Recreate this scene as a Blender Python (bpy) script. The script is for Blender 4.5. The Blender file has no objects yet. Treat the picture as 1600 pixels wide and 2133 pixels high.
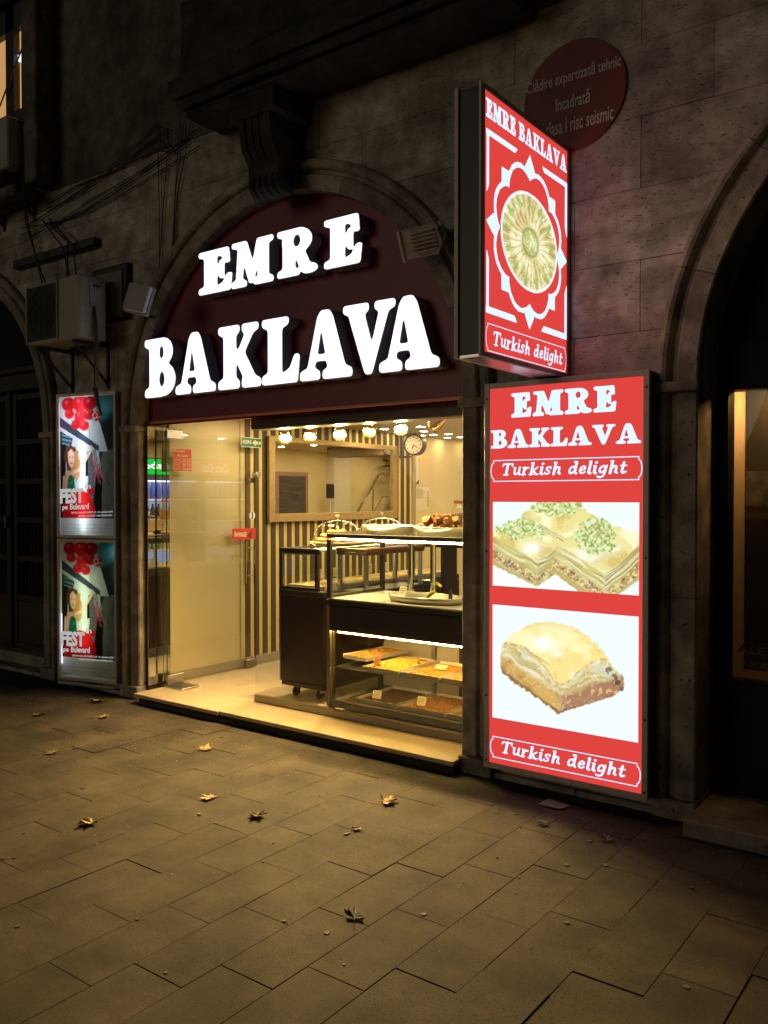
import bpy, bmesh, math, random
import numpy as np
from mathutils import Vector, Matrix
random.seed(7); RNG = np.random.RandomState(5)
S = bpy.context.scene; COL = S.collection
# ---------------------------------------------------------------- camera, night sky, exposure
cam_d = bpy.data.cameras.new('camera'); cam = bpy.data.objects.new('camera', cam_d); COL.objects.link(cam); S.camera = cam
cam.location = (0, 0, 1.6)
cam.rotation_euler = (math.radians(90 - 1.003), 0, 0.63994)
cam_d.sensor_fit = 'HORIZONTAL'; cam_d.sensor_width = 36; cam_d.lens = 40.13
cam_d.clip_start = 0.05; cam_d.clip_end = 500
world = bpy.data.worlds.new('World'); S.world = world; world.use_nodes = True
wn = world.node_tree; bgn = wn.nodes['Background']; sky = wn.nodes.new('ShaderNodeTexSky'); sky.sky_type = 'NISHITA'
sky.sun_disc = False; sky.sun_elevation = math.radians(5); sky.sun_rotation = math.radians(190)
wn.links.new(sky.outputs[0], bgn.inputs[0]); bgn.inputs[1].default_value = 0.0035
sun_d = bpy.data.lights.new('street_glow', 'SUN'); sun_d.energy = 0.17; sun_d.angle = math.radians(25); sun_d.color = (1.0, .86, .62)
sun = bpy.data.objects.new('street_glow', sun_d); COL.objects.link(sun); sun.rotation_euler = (math.radians(81), 0, math.radians(-25)); sun.location = (0, -3, 6)
S.view_settings.view_transform = 'Standard'; S.view_settings.look = 'None'; S.view_settings.exposure = 0; S.view_settings.gamma = 1
S.render.engine = 'CYCLES'; cy = S.cycles
cy.use_denoising = True; cy.max_bounces = 9; cy.diffuse_bounces = 4; cy.glossy_bounces = 5; cy.transparent_max_bounces = 24; cy.transmission_bounces = 6
cy.sample_clamp_indirect = 4; cy.caustics_reflective = False; cy.caustics_refractive = False

W = 4.30            # plane of the facade
# ---------------------------------------------------------------- materials
def srgb(r, g, b): 
    f = lambda c: (c/255/12.92) if c/255 <= .04045 else ((c/255+.055)/1.055)**2.4
    return (f(r), f(g), f(b))
MATS = {}
def mat(name, col=(.5, .5, .5), rough=.5, metal=0, emit=None, es=1.0, nz=0, nscale=8, bump=0, bscale=60, spec=.5, stretch=(1, 1, 1), dark=None, objrand=0, trans=0, coat=0):
    if name in MATS: return MATS[name]
    m = bpy.data.materials.new(name); m.use_nodes = True; MATS[name] = m
    nt = m.node_tree; N = nt.nodes; L = nt.links; b = N['Principled BSDF']
    b.inputs['Roughness'].default_value = rough; b.inputs['Metallic'].default_value = metal
    b.inputs['Specular IOR Level'].default_value = spec; b.inputs['Base Color'].default_value = (*col, 1)
    b.inputs['Coat Weight'].default_value = coat; b.inputs['Transmission Weight'].default_value = trans
    if emit is not None:
        b.inputs['Emission Color'].default_value = (*emit, 1); b.inputs['Emission Strength'].default_value = es
    if nz or bump or objrand:
        tc = N.new('ShaderNodeTexCoord'); mp = N.new('ShaderNodeMapping'); mp.inputs['Scale'].default_value = stretch
        L.new(tc.outputs['Object'], mp.inputs[0])
    cout = None
    if nz:
        t = N.new('ShaderNodeTexNoise'); t.inputs['Scale'].default_value = nscale; t.inputs['Detail'].default_value = 7; t.inputs['Roughness'].default_value = .65
        L.new(mp.outputs[0], t.inputs[0])
        r = N.new('ShaderNodeValToRGB'); r.color_ramp.elements[0].position = .3; r.color_ramp.elements[1].position = .72
        d = dark or tuple(c*(1-nz) for c in col); l = tuple(min(1, c*(1+nz*.6)) for c in col)
        r.color_ramp.elements[0].color = (*d, 1); r.color_ramp.elements[1].color = (*l, 1)
        L.new(t.outputs[0], r.inputs[0]); cout = r.outputs[0]
    if objrand:
        oi = N.new('ShaderNodeObjectInfo'); mr = N.new('ShaderNodeMapRange'); mr.inputs[3].default_value = 1-objrand; mr.inputs[4].default_value = 1+objrand
        L.new(oi.outputs['Random'], mr.inputs[0]); mx = N.new('ShaderNodeVectorMath'); mx.operation = 'SCALE'
        if cout: L.new(cout, mx.inputs[0])
        else: mx.inputs[0].default_value = col
        L.new(mr.outputs[0], mx.inputs['Scale']); cout = mx.outputs[0]
    if cout: L.new(cout, b.inputs['Base Color'])
    if bump:
        t2 = N.new('ShaderNodeTexNoise'); t2.inputs['Scale'].default_value = bscale; t2.inputs['Detail'].default_value = 5; L.new(mp.outputs[0], t2.inputs[0])
        bp = N.new('ShaderNodeBump'); bp.inputs['Strength'].default_value = bump; bp.inputs['Distance'].default_value = .01
        L.new(t2.outputs[0], bp.inputs['Height']); L.new(bp.outputs[0], b.inputs['Normal'])
    return m
def emit_mat(name, col, s=1.0, attr=False):
    if name in MATS: return MATS[name]
    m = bpy.data.materials.new(name); m.use_nodes = True; MATS[name] = m; nt = m.node_tree
    nt.nodes.remove(nt.nodes['Principled BSDF']); e = nt.nodes.new('ShaderNodeEmission'); e.inputs[1].default_value = s
    if attr:
        a = nt.nodes.new('ShaderNodeAttribute'); a.attribute_name = 'ink'; nt.links.new(a.outputs['Color'], e.inputs[0])
    else: e.inputs[0].default_value = (*col, 1)
    nt.links.new(e.outputs[0], nt.nodes['Material Output'].inputs[0]); return m
def glass_mat(name, tint=(1, 1, 1), refl=1.0, rough=0.0, base=.022):
    m = bpy.data.materials.new(name); m.use_nodes = True; MATS[name] = m; nt = m.node_tree; N = nt.nodes
    N.remove(N['Principled BSDF']); t = N.new('ShaderNodeBsdfTransparent'); t.inputs[0].default_value = (*tint, 1)
    g = N.new('ShaderNodeBsdfGlossy'); g.inputs['Roughness'].default_value = rough; g.inputs[0].default_value = (refl, refl, refl, 1)
    lw = N.new('ShaderNodeLayerWeight'); lw.inputs[0].default_value = .5; pw = N.new('ShaderNodeMath'); pw.operation = 'POWER'; pw.inputs[1].default_value = 4.0; nt.links.new(lw.outputs['Facing'], pw.inputs[0])
    f = N.new('ShaderNodeMath'); f.operation = 'MULTIPLY_ADD'; f.inputs[1].default_value = .8; f.inputs[2].default_value = base; f.use_clamp = True; nt.links.new(pw.outputs[0], f.inputs[0]); mx = N.new('ShaderNodeMixShader')
    nt.links.new(f.outputs[0], mx.inputs[0]); nt.links.new(t.outputs[0], mx.inputs[1]); nt.links.new(g.outputs[0], mx.inputs[2])
    nt.links.new(mx.outputs[0], N['Material Output'].inputs[0]); return m
def stone_mat(name, col, dark, bumpd=.006, streak=(1, 1, 3.2), objrand=.15, stain=.6):
    m = bpy.data.materials.new(name); m.use_nodes = True; MATS[name] = m; nt = m.node_tree; N = nt.nodes; L = nt.links; b = N['Principled BSDF']
    b.inputs['Roughness'].default_value = .85; b.inputs['Specular IOR Level'].default_value = .25
    g = N.new('ShaderNodeNewGeometry'); mp = N.new('ShaderNodeMapping'); mp.inputs['Scale'].default_value = streak; L.new(g.outputs['Position'], mp.inputs[0])
    n1 = N.new('ShaderNodeTexNoise'); n1.inputs['Scale'].default_value = 1.6; n1.inputs['Detail'].default_value = 9; n1.inputs['Roughness'].default_value = .68; L.new(mp.outputs[0], n1.inputs[0])
    r1 = N.new('ShaderNodeValToRGB'); r1.color_ramp.elements[0].position = .36; r1.color_ramp.elements[1].position = .62
    r1.color_ramp.elements[0].color = (*dark, 1); r1.color_ramp.elements[1].color = (*col, 1); L.new(n1.outputs[0], r1.inputs[0])
    n2 = N.new('ShaderNodeTexNoise'); n2.inputs['Scale'].default_value = 34; n2.inputs['Detail'].default_value = 4; n2.inputs['Roughness'].default_value = .7; L.new(mp.outputs[0], n2.inputs[0])
    r2 = N.new('ShaderNodeValToRGB'); r2.color_ramp.elements[0].position = .30; r2.color_ramp.elements[1].position = .385
    r2.color_ramp.elements[0].color = (.12, .11, .1, 1); r2.color_ramp.elements[1].color = (1, 1, 1, 1); L.new(n2.outputs[0], r2.inputs[0])
    mx = N.new('ShaderNodeMix'); mx.data_type = 'RGBA'; mx.blend_type = 'MULTIPLY'; mx.inputs[0].default_value = .85
    L.new(r1.outputs[0], mx.inputs[6]); L.new(r2.outputs[0], mx.inputs[7])
    n3 = N.new('ShaderNodeTexNoise'); n3.inputs['Scale'].default_value = 7; n3.inputs['Detail'].default_value = 8; L.new(g.outputs['Position'], n3.inputs[0])
    mr3 = N.new('ShaderNodeMapRange'); mr3.inputs[1].default_value = .3; mr3.inputs[2].default_value = .7; mr3.inputs[3].default_value = .6; mr3.inputs[4].default_value = 1.25; L.new(n3.outputs[0], mr3.inputs[0])
    oi = N.new('ShaderNodeObjectInfo'); mr = N.new('ShaderNodeMapRange'); mr.inputs[3].default_value = 1-objrand; mr.inputs[4].default_value = 1+objrand; L.new(oi.outputs['Random'], mr.inputs[0])
    n4 = N.new('ShaderNodeTexNoise'); n4.inputs['Scale'].default_value = 1.15; n4.inputs['Detail'].default_value = 10; n4.inputs['Roughness'].default_value = .74; L.new(g.outputs['Position'], n4.inputs[0])
    mr4 = N.new('ShaderNodeMapRange'); mr4.inputs[1].default_value = .40; mr4.inputs[2].default_value = .56; mr4.inputs[3].default_value = stain; mr4.inputs[4].default_value = 1.08; L.new(n4.outputs[0], mr4.inputs[0])
    mu0 = N.new('ShaderNodeMath'); mu0.operation = 'MULTIPLY'; L.new(mr.outputs[0], mu0.inputs[0]); L.new(mr4.outputs[0], mu0.inputs[1])
    mu = N.new('ShaderNodeMath'); mu.operation = 'MULTIPLY'; L.new(mu0.outputs[0], mu.inputs[0]); L.new(mr3.outputs[0], mu.inputs[1])
    sc = N.new('ShaderNodeVectorMath'); sc.operation = 'SCALE'; L.new(mx.outputs[2], sc.inputs[0]); L.new(mu.outputs[0], sc.inputs['Scale']); L.new(sc.outputs[0], b.inputs['Base Color'])
    ad = N.new('ShaderNodeMath'); ad.operation = 'ADD'; L.new(r2.outputs[0], ad.inputs[0]); L.new(n3.outputs[0], ad.inputs[1])
    bp = N.new('ShaderNodeBump'); bp.inputs['Strength'].default_value = .8; bp.inputs['Distance'].default_value = bumpd; L.new(ad.outputs[0], bp.inputs['Height']); L.new(bp.outputs[0], b.inputs['Normal'])
    return m
M_stone = stone_mat('travertine', (.58, .53, .47), (.35, .31, .27))
M_stone2 = stone_mat('moulded_stone', (.46, .40, .34), (.27, .23, .195), streak=(1.5, 1.5, 1.5))
M_frame = mat('aluminium_profile', (.5, .46, .42), .5, .25, nz=.15, nscale=20)
M_dark = mat('dark_paint', (.02, .018, .017), .45, nz=.3, nscale=10)
M_black = mat('black_plastic', (.012, .012, .013), .4)
M_steel = mat('brushed_steel', (.55, .53, .5), .28, 1, nz=.15, nscale=30, stretch=(1, 1, 12))
M_chrome = mat('chrome', (.8, .8, .8), .1, 1)
M_wood = mat('wenge_laminate', (.028, .012, .009), .38, nz=.4, nscale=5, stretch=(1, 1, .12), spec=.4)
M_cream = mat('yellow_paint', (.76, .64, .36), .5, nz=.04, nscale=2, spec=.4)
M_glass = glass_mat('clear_glass', (.96, .97, .95), .9)
M_glassd = glass_mat('door_glass', (.975, .985, .965), 1.0, base=.042)
# ---------------------------------------------------------------- mesh helpers
class MB:
    def __init__(s): s.v = []; s.f = []; s.m = []
    def add(s, vs, fs, mi=0):
        o = len(s.v); s.v += [tuple(map(float, v)) for v in vs]; s.f += [tuple(i+o for i in f) for f in fs]; s.m += [mi]*len(fs); return s
    def box(s, x0, x1, y0, y1, z0, z1, mi=0):
        v = [(x, y, z) for z in (z0, z1) for y in (y0, y1) for x in (x0, x1)]
        return s.add(v, [(0, 2, 3, 1), (4, 5, 7, 6), (0, 1, 5, 4), (2, 6, 7, 3), (0, 4, 6, 2), (1, 3, 7, 5)], mi)
    def cbox(s, x0, x1, y0, y1, z0, z1, c=.004, mi=0):
        bm = bmesh.new(); bmesh.ops.create_cube(bm, size=1)
        for v in bm.verts: v.co = ((x0+x1)/2+v.co.x*(x1-x0), (y0+y1)/2+v.co.y*(y1-y0), (z0+z1)/2+v.co.z*(z1-z0))
        bmesh.ops.bevel(bm, geom=bm.edges[:], offset=c, segments=1, affect='EDGES'); bm.verts.ensure_lookup_table()
        s.add([v.co[:] for v in bm.verts], [[v.index for v in f.verts] for f in bm.faces], mi); bm.free(); return s
    def tube(s, pts, r, n=8, mi=0, cap=True):
        pts = [Vector(p) for p in pts]; rs = r if isinstance(r, (list, tuple)) else [r]*len(pts); vs = []; fs = []
        up = Vector((0, 0, 1)); d0 = (pts[1]-pts[0]).normalized()
        if abs(d0.dot(up)) > .9: up = Vector((1, 0, 0))
        for i, p in enumerate(pts):
            d = (pts[min(i+1, len(pts)-1)]-pts[max(i-1, 0)]).normalized(); a = d.cross(up)
            a = a.normalized() if a.length > 1e-4 else Vector((1, 0, 0)); b = d.cross(a).normalized()
            for k in range(n): t = 2*math.pi*k/n; vs.append(p+(a*math.cos(t)+b*math.sin(t))*rs[i])
        for i in range(len(pts)-1):
            for k in range(n): fs.append((i*n+k, i*n+(k+1) % n, (i+1)*n+(k+1) % n, (i+1)*n+k))
        if cap: fs.append(tuple(range(n))[::-1]); fs.append(tuple((len(pts)-1)*n+k for k in range(n)))
        return s.add(vs, fs, mi)
    def lathe(s, prof, c=(0, 0, 0), n=24, mi=0, axis='Z', sx=1, sy=1):
        vs = []; fs = []
        for r, z in prof:
            for k in range(n):
                t = 2*math.pi*k/n; p = (r*math.cos(t)*sx, r*math.sin(t)*sy, z)
                if axis == 'Y': p = (p[0], z, p[1])
                if axis == 'X': p = (z, p[0], p[1])
                vs.append((c[0]+p[0], c[1]+p[1], c[2]+p[2]))
        for i in range(len(prof)-1):
            for k in range(n): fs.append((i*n+k, i*n+(k+1) % n, (i+1)*n+(k+1) % n, (i+1)*n+k))
        return s.add(vs, fs, mi)
    def prism(s, poly, f, t0, t1, mi=0):
        """poly in 2-D, f maps (u, v, t) to a point"""
        n = len(poly); vs = [f(u, v, t0) for u, v in poly]+[f(u, v, t1) for u, v in poly]
        fs = [tuple(range(n)), tuple(range(2*n-1, n-1, -1))]+[(i, (i+1) % n, n+(i+1) % n, n+i) for i in range(n)]
        return s.add(vs, fs, mi)
    def mesh(s, name, mats):
        me = bpy.data.meshes.new(name); me.from_pydata(s.v, [], s.f)
        for m in (mats if isinstance(mats, (list, tuple)) else [mats]): me.materials.append(m)
        if any(s.m): me.polygons.foreach_set('material_index', s.m)
        bm = bmesh.new(); bm.from_mesh(me); bmesh.ops.recalc_face_normals(bm, faces=bm.faces[:]); bm.to_mesh(me); bm.free()
        return me
    def obj(s, name, mats, parent=None, smooth=False, **k): return link(name, s.mesh(name, mats), parent, smooth, **k)
def link(name, me, parent=None, smooth=False, loc=None, rot=None, **k):
    o = bpy.data.objects.new(name, me); COL.objects.link(o)
    if parent: o.parent = parent
    if smooth and me: me.polygons.foreach_set('use_smooth', [True]*len(me.polygons)); 
    if loc: o.location = loc
    if rot: o.rotation_euler = rot
    for a, b in k.items(): o[a] = b
    return o
def smooth_angle(o, ang=40):
    try:
        o.data.set_sharp_from_angle(angle=math.radians(ang))
    except Exception: pass
def thing(name, label, cat, loc=(0, 0, 0), group=None, rot=None):
    o = bpy.data.objects.new(name, None); COL.objects.link(o); o.location = loc; o.empty_display_size = .1
    if rot: o.rotation_euler = rot
    return tag(o, label, cat, group)
def tag(o, label, cat, group=None):
    o['label'] = label; o['category'] = cat
    if group: o['group'] = group
    return o
def copy_tree(o, parent=None):
    c = o.copy(); COL.objects.link(c); c.parent = parent
    for ch in list(o.children): copy_tree(ch, c)
    return c
# ---------------------------------------------------------------- raster ink -> outlines (lettering and print are drawn here, then built as meshes)
def inpoly(P, X, Y):
    r = np.zeros(X.shape, bool); n = len(P)
    for i in range(n):
        x1, y1 = P[i]; x2, y2 = P[(i+1) % n]
        if y1 == y2: continue
        c = (y1 > Y) != (y2 > Y); r ^= c & (X < (x2-x1)*(Y-y1)/(y2-y1)+x1)
    return r
def capsule(a, b, X, Y):
    ax, ay = a; bx, by = b; dx, dy = bx-ax, by-ay; L2 = dx*dx+dy*dy+1e-12
    t = np.clip(((X-ax)*dx+(Y-ay)*dy)/L2, 0, 1); return np.hypot(X-ax-t*dx, Y-ay-t*dy)
def blur(A, s):
    r = int(3*s)+1; k = np.exp(-.5*(np.arange(-r, r+1)/s)**2); k /= k.sum()
    A = np.apply_along_axis(lambda m: np.convolve(m, k, 'same'), 0, A); return np.apply_along_axis(lambda m: np.convolve(m, k, 'same'), 1, A)
def contours(F, x0, y0, h, lev=.5):
    F = np.pad(F, 1); ny, nx = F.shape; segs = {}
    ins = F > lev; cells = np.argwhere((ins[:-1, :-1].astype(int)+ins[1:, :-1]+ins[:-1, 1:]+ins[1:, 1:]) % 4 != 0)
    def pt(e):
        (j, i, d) = e; a = F[j, i]; b = F[j, i+1] if d == 0 else F[j+1, i]; t = (lev-a)/(b-a) if b != a else .5
        return (x0+(i-1+(t if d == 0 else 0))*h, y0+(j-1+(t if d == 1 else 0))*h)
    nxt = {}
    for j, i in cells:
        c = (ins[j, i], ins[j, i+1], ins[j+1, i+1], ins[j+1, i]); E = [(j, i, 0), (j, i+1, 1), (j+1, i, 0), (j, i, 1)]
        cr = [k for k in range(4) if c[k] != c[(k+1) % 4]]
        prs = [(cr[0], cr[1])] if len(cr) == 2 else [(0, 3), (1, 2)] if c[0] else [(0, 1), (2, 3)]
        for a, b in prs: nxt.setdefault(E[a], []).append(E[b]); nxt.setdefault(E[b], []).append(E[a])
    seen = set(); out = []
    for s0 in nxt:
        if s0 in seen: continue
        loop = [s0]; seen.add(s0); cur = s0
        while True:
            n = [q for q in nxt[cur] if q not in seen]
            if not n: break
            cur = n[0]; seen.add(cur); loop.append(cur)
        if len(loop) > 5: out.append([pt(e) for e in loop])
    return out
def fill_mesh(loops, depth=0, bevel=0, step=1):
    cu = bpy.data.curves.new('tmp', 'CURVE'); cu.dimensions = '2D'; cu.fill_mode = 'BOTH' if not depth else 'BOTH'; cu.extrude = depth/2; cu.bevel_depth = bevel; cu.bevel_resolution = 1
    for lp in loops:
        lp = lp[::step] if len(lp) > 12*step else lp
        sp = cu.splines.new('POLY'); sp.points.add(len(lp)-1); sp.use_cyclic_u = True
        for p, q in zip(sp.points, lp): p.co = (q[0], q[1], 0, 1)
    ob = bpy.data.objects.new('tmp', cu); COL.objects.link(ob); dg = bpy.context.evaluated_depsgraph_get(); dg.update()
    me = bpy.data.meshes.new_from_object(ob.evaluated_get(dg)); bpy.data.objects.remove(ob); bpy.data.curves.remove(cu)
    return me
def text_mesh(txt, size=1.0, bold=0.0, sx=1.0, shear=0.0, align='LEFT', spacing=1.0, depth=0):
    cu = bpy.data.curves.new('tmp', 'FONT'); cu.body = txt; cu.size = size; cu.offset = bold; cu.shear = shear; cu.align_x = align; cu.space_character = spacing; cu.extrude = depth; cu.resolution_u = 3
    ob = bpy.data.objects.new('tmp', cu); COL.objects.link(ob); dg = bpy.context.evaluated_depsgraph_get(); dg.update()
    me = bpy.data.meshes.new_from_object(ob.evaluated_get(dg)); bpy.data.objects.remove(ob); bpy.data.curves.remove(cu)
    for v in me.vertices: v.co.x *= sx
    return me
def fit(me, w=None, h=None, x0=0, y0=0):
    """scale a flat lettering mesh to a width and height, with its lower left corner at x0, y0"""
    n = len(me.vertices); a = np.zeros(n*3); me.vertices.foreach_get('co', a); a = a.reshape(-1, 3); mn = a.min(0); mx = a.max(0); d = mx-mn
    if w: a[:, 0] = (a[:, 0]-mn[0])*w/d[0]+x0
    if h: a[:, 1] = (a[:, 1]-mn[1])*h/d[1]+y0
    me.vertices.foreach_set('co', a.ravel()); me.update(); return me
def place(me, O, U, V, N=None):
    """map mesh x, y, z to O + x U + y V + z N"""
    n = len(me.vertices); a = np.zeros(n*3); me.vertices.foreach_get('co', a); a = a.reshape(-1, 3)
    U = np.array(U, float); V = np.array(V, float); N = np.cross(U, V) if N is None else np.array(N, float)
    b = np.array(O, float)+a[:, :1]*U+a[:, 1:2]*V+a[:, 2:3]*N; me.vertices.foreach_set('co', b.ravel()); me.update(); return me
SERIF_BL = [(.0, 0), (.0, .12), (.14, .17), (.44, .17), (.57, .12), (.57, 0)]
GL = {
 'E': ([[(.14, 0), (.14, 1), (.45, 1), (.45, 0)], [(.0, .87), (.0, 1.0), (.74, 1.0), (.77, .63), (.67, .63), (.58, .80), (.40, .87), (.14, .83)],
        [(.40, .43), (.40, .58), (.49, .61), (.53, .73), (.63, .73), (.63, .29), (.53, .29), (.49, .40)],
        [(.0, .0), (.0, .13), (.14, .17), (.45, .13), (.60, .20), (.71, .40), (.82, .40), (.78, 0)]], []),
 'M': ([[(.13, .08), (.20, .95), (.40, .95), (.32, .08)], [(0, 0), (0, .12), (.13, .17), (.32, .17), (.44, .12), (.44, 0)], [(.76, .08), (.74, 1), (1.05, 1), (1.05, .08)],
        [(.64, 0), (.64, .12), (.76, .17), (1.05, .17), (1.18, .12), (1.18, 0)], [(.02, 1), (.02, .88), (.2, .84), (.45, 1)], [(.18, 1), (.44, 1), (.64, .45), (.52, .05)],
        [(.50, .05), (.74, 1), (.98, 1), (.62, .05)], [(.74, 1), (1.18, 1), (1.18, .88), (1.03, .84)]], []),
 'R': ([[(.14, 0), (.14, 1), (.45, 1), (.45, 0)], SERIF_BL, [(.0, .87), (.0, 1), (.3, 1), (.3, .82), (.14, .83)], ('e', .50, .725, .37, .275), [(.2, .45), (.2, 1), (.52, 1), (.52, .45)],
        [(.42, .52), (.66, .55), (.82, .22), (.98, .16), (1.02, .06), (.90, 0), (.70, -.01), (.60, .06), (.50, .32), (.42, .36)]], [('e', .50, .73, .09, .13)]),
 'B': ([[(.14, 0), (.14, 1), (.45, 1), (.45, 0)], [(.0, 0), (.0, .12), (.14, .17), (.3, .17), (.3, 0)], [(.0, .87), (.0, 1), (.3, 1), (.3, .82), (.14, .83)],
        ('e', .50, .76, .31, .24), [(.2, .52), (.2, 1), (.50, 1), (.50, .52)], ('e', .52, .285, .36, .285), [(.2, 0), (.2, .57), (.52, .57), (.52, 0)]], [('e', .49, .75, .065, .11), ('e', .50, .29, .08, .13)]),
 'A': ([[(.15, .08), (.40, .92), (.48, 1.02), (.66, 1.02), (.74, .92), (1.04, .08), (.66, .08), (.60, .27), (.36, .27), (.30, .08)],
        [(0, 0), (0, .12), (.14, .17), (.34, .17), (.46, .12), (.46, 0)], [(.52, 0), (.52, .12), (.66, .17), (1.02, .17), (1.16, .12), (1.16, 0)]], [[(.40, .37), (.58, .37), (.50, .70), (.47, .70)]]),
 'K': ([[(.14, 0), (.14, 1), (.45, 1), (.45, 0)], [(0, 0), (0, .12), (.14, .17), (.44, .17), (.54, .12), (.54, 0)], [(0, 1), (0, .88), (.14, .83), (.44, .83), (.54, .88), (.54, 1)],
        [(.40, .42), (.68, .84), (.60, .88), (.60, 1), (1.0, 1), (1.0, .88), (.88, .84), (.60, .46)], [(.44, .60), (.62, .62), (.93, .17), (1.07, .12), (1.07, 0), (.60, 0), (.60, .12), (.64, .16), (.42, .48)]], []),
 'L': ([[(.14, 0), (.14, 1), (.46, 1), (.46, 0)], [(0, 1), (0, .88), (.14, .83), (.46, .83), (.60, .88), (.60, 1)], [(0, 0), (0, .12), (.14, .17), (.46, .14), (.64, .22), (.74, .42), (.85, .42), (.80, 0)]], []),
 'V': ([[(.12, .92), (.14, .8), (.48, -.03), (.62, -.03), (1.0, .92), (.80, .92), (.62, .40), (.44, .92)], [(0, 1), (0, .88), (.12, .84), (.46, .84), (.56, .88), (.56, 1)], [(.68, 1), (.68, .88), (.80, .84), (.98, .84), (1.10, .88), (1.10, 1)]], []),
}
def shape_mask(s, X, Y):
    if isinstance(s, tuple) and s[0] == 'e': return ((X-s[1])/s[3])**2+((Y-s[2])/s[4])**2 < 1
    return inpoly(s, X, Y)
GCACHE = {}
def glyph_loops(ch):
    if ch in GCACHE: return GCACHE[ch]
    h = .0125; xs = np.arange(-.1, 1.4, h); ys = np.arange(-.15, 1.18, h); X, Y = np.meshgrid(xs, ys); m = np.zeros(X.shape, bool)
    for s in GL[ch][0]: m |= shape_mask(s, X, Y)
    F = blur(m.astype(float), 2.2); sub = np.zeros(X.shape, bool)
    for s in GL[ch][1]: sub |= shape_mask(s, X, Y)
    F = np.minimum(F, 1-blur(sub.astype(float), 1.3)); lp = contours(F, xs[0], ys[0], h)
    a = np.array([p for l in lp for p in l]); mn = a.min(0); w = a.max(0)[0]-mn[0]; H = a.max(0)[1]-mn[1]
    GCACHE[ch] = ([[((p[0]-mn[0])/w, (p[1]-mn[1])/H) for p in l] for l in lp], w/H); return GCACHE[ch]
def fat_letter(ch, x0, x1, y0, y1, depth=0, bevel=0, step=2):
    lp, _ = glyph_loops(ch); return fill_mesh([[(x0+(x1-x0)*p[0], y0+(y1-y0)*p[1]) for p in l] for l in lp], depth, bevel, step)
def join_meshes(name, meshes):
    bm = bmesh.new()
    for m in meshes: bm.from_mesh(m); bpy.data.meshes.remove(m)
    me = bpy.data.meshes.new(name); bm.to_mesh(me); bm.free(); return me
def fat_word(word, x0, x1, y0, y1, gap=.04, step=2):
    ws = [glyph_loops(c)[1] if c != ' ' else .35 for c in word]; tot = sum(ws)+gap*(len(word)-1); x = x0; k = (x1-x0)/tot; out = []
    for c, w in zip(word, ws):
        if c != ' ': out.append(fat_letter(c, x, x+w*k, y0, y1, step=step))
        x += (w+gap)*k
    return join_meshes('lettering', out)
T_, B_ = .1, .19
STK = {'T': (.78, [([(.02, .78), (.04, .93), (.74, .93), (.74, .78)], .13), ([(.38, .93), (.38, .05)], .2), ([(.2, .045), (.56, .045)], .1)]),
 'u': (.64, [([(0, .62), (.13, .62)], T_), ([(.14, .6), (.14, .22), (.22, .09), (.34, .09), (.48, .25)], .15), ([(.48, .64), (.48, .14), (.58, .06)], .16)]),
 'r': (.5, [([(0, .62), (.13, .62)], T_), ([(.14, .6), (.14, .04)], B_), ([(0, .045), (.3, .045)], T_), ([(.16, .38), (.28, .57), (.42, .58)], .16)]),
 'k': (.66, [([(.02, .96), (.14, .96)], T_), ([(.14, .95), (.14, .04)], B_), ([(0, .045), (.28, .045)], T_), ([(.52, .6), (.2, .3)], .13), ([(.26, .36), (.46, .07), (.62, .05)], .16)]),
 'i': (.3, [([(0, .62), (.12, .62)], T_), ([(.12, .6), (.12, .12), (.24, .05)], B_), ([(.13, .88), (.14, .88)], .2)]),
 's': (.48, [([(.4, .5), (.38, .6), (.22, .62), (.1, .54), (.14, .4), (.32, .28), (.36, .16), (.24, .05), (.06, .07), (.04, .18)], .13)]),
 'h': (.66, [([(.02, .96), (.14, .96)], T_), ([(.14, .95), (.14, .04)], B_), ([(.16, .38), (.3, .58), (.44, .56), (.48, .4), (.46, .14), (.58, .06)], .16)]),
 'd': (.66, [([(.42, .48), (.3, .61), (.14, .52), (.08, .3), (.14, .1), (.28, .08), (.44, .25)], .15), ([(.34, .96), (.48, .95), (.48, .14), (.6, .06)], .17)]),
 'e': (.52, [([(.08, .32), (.4, .38), (.4, .55), (.26, .62), (.12, .5), (.08, .28), (.18, .08), (.34, .08), (.44, .18)], .14)]),
 'l': (.3, [([(.02, .96), (.12, .96)], T_), ([(.12, .95), (.12, .12), (.24, .05)], B_)]),
 'g': (.62, [([(.42, .48), (.3, .61), (.14, .52), (.08, .3), (.16, .12), (.3, .12), (.44, .28)], .15), ([(.5, .62), (.46, .0), (.38, -.2), (.2, -.27), (.04, -.2)], .15)]),
 't': (.42, [([(.17, .84), (.15, .16), (.24, .05), (.4, .12)], .17), ([(0, .6), (.38, .6)], .11)])}
def script_word(txt, x0, x1, y0, h, shear=.2):
    adv = sum((STK[c][0]+.07) if c != ' ' else .4 for c in txt); hh = .016; xs = np.arange(-.3, adv+.5, hh); ys = np.arange(-.4, 1.1, hh); X, Y = np.meshgrid(xs, ys)
    Xs = X-shear*Y; D = np.full(X.shape, 9.0); x = 0
    for c in txt:
        if c == ' ': x += .4; continue
        for pl, w in STK[c][1]:
            for a, b in zip(pl[:-1], pl[1:]):
                D = np.minimum(D, capsule((a[0]+x, a[1]), (b[0]+x, b[1]), Xs, Y)-w/2)
        x += STK[c][0]+.07
    lp = contours(.5-D/.06, xs[0], ys[0], hh); a = np.array([p for l in lp for p in l]); mn = a[:, 0].min(); w = a[:, 0].max()-mn; k = (x1-x0)/w
    return fill_mesh([[(x0+(p[0]-mn)*k, y0+p[1]*h) for p in l] for l in lp], step=2)
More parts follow.
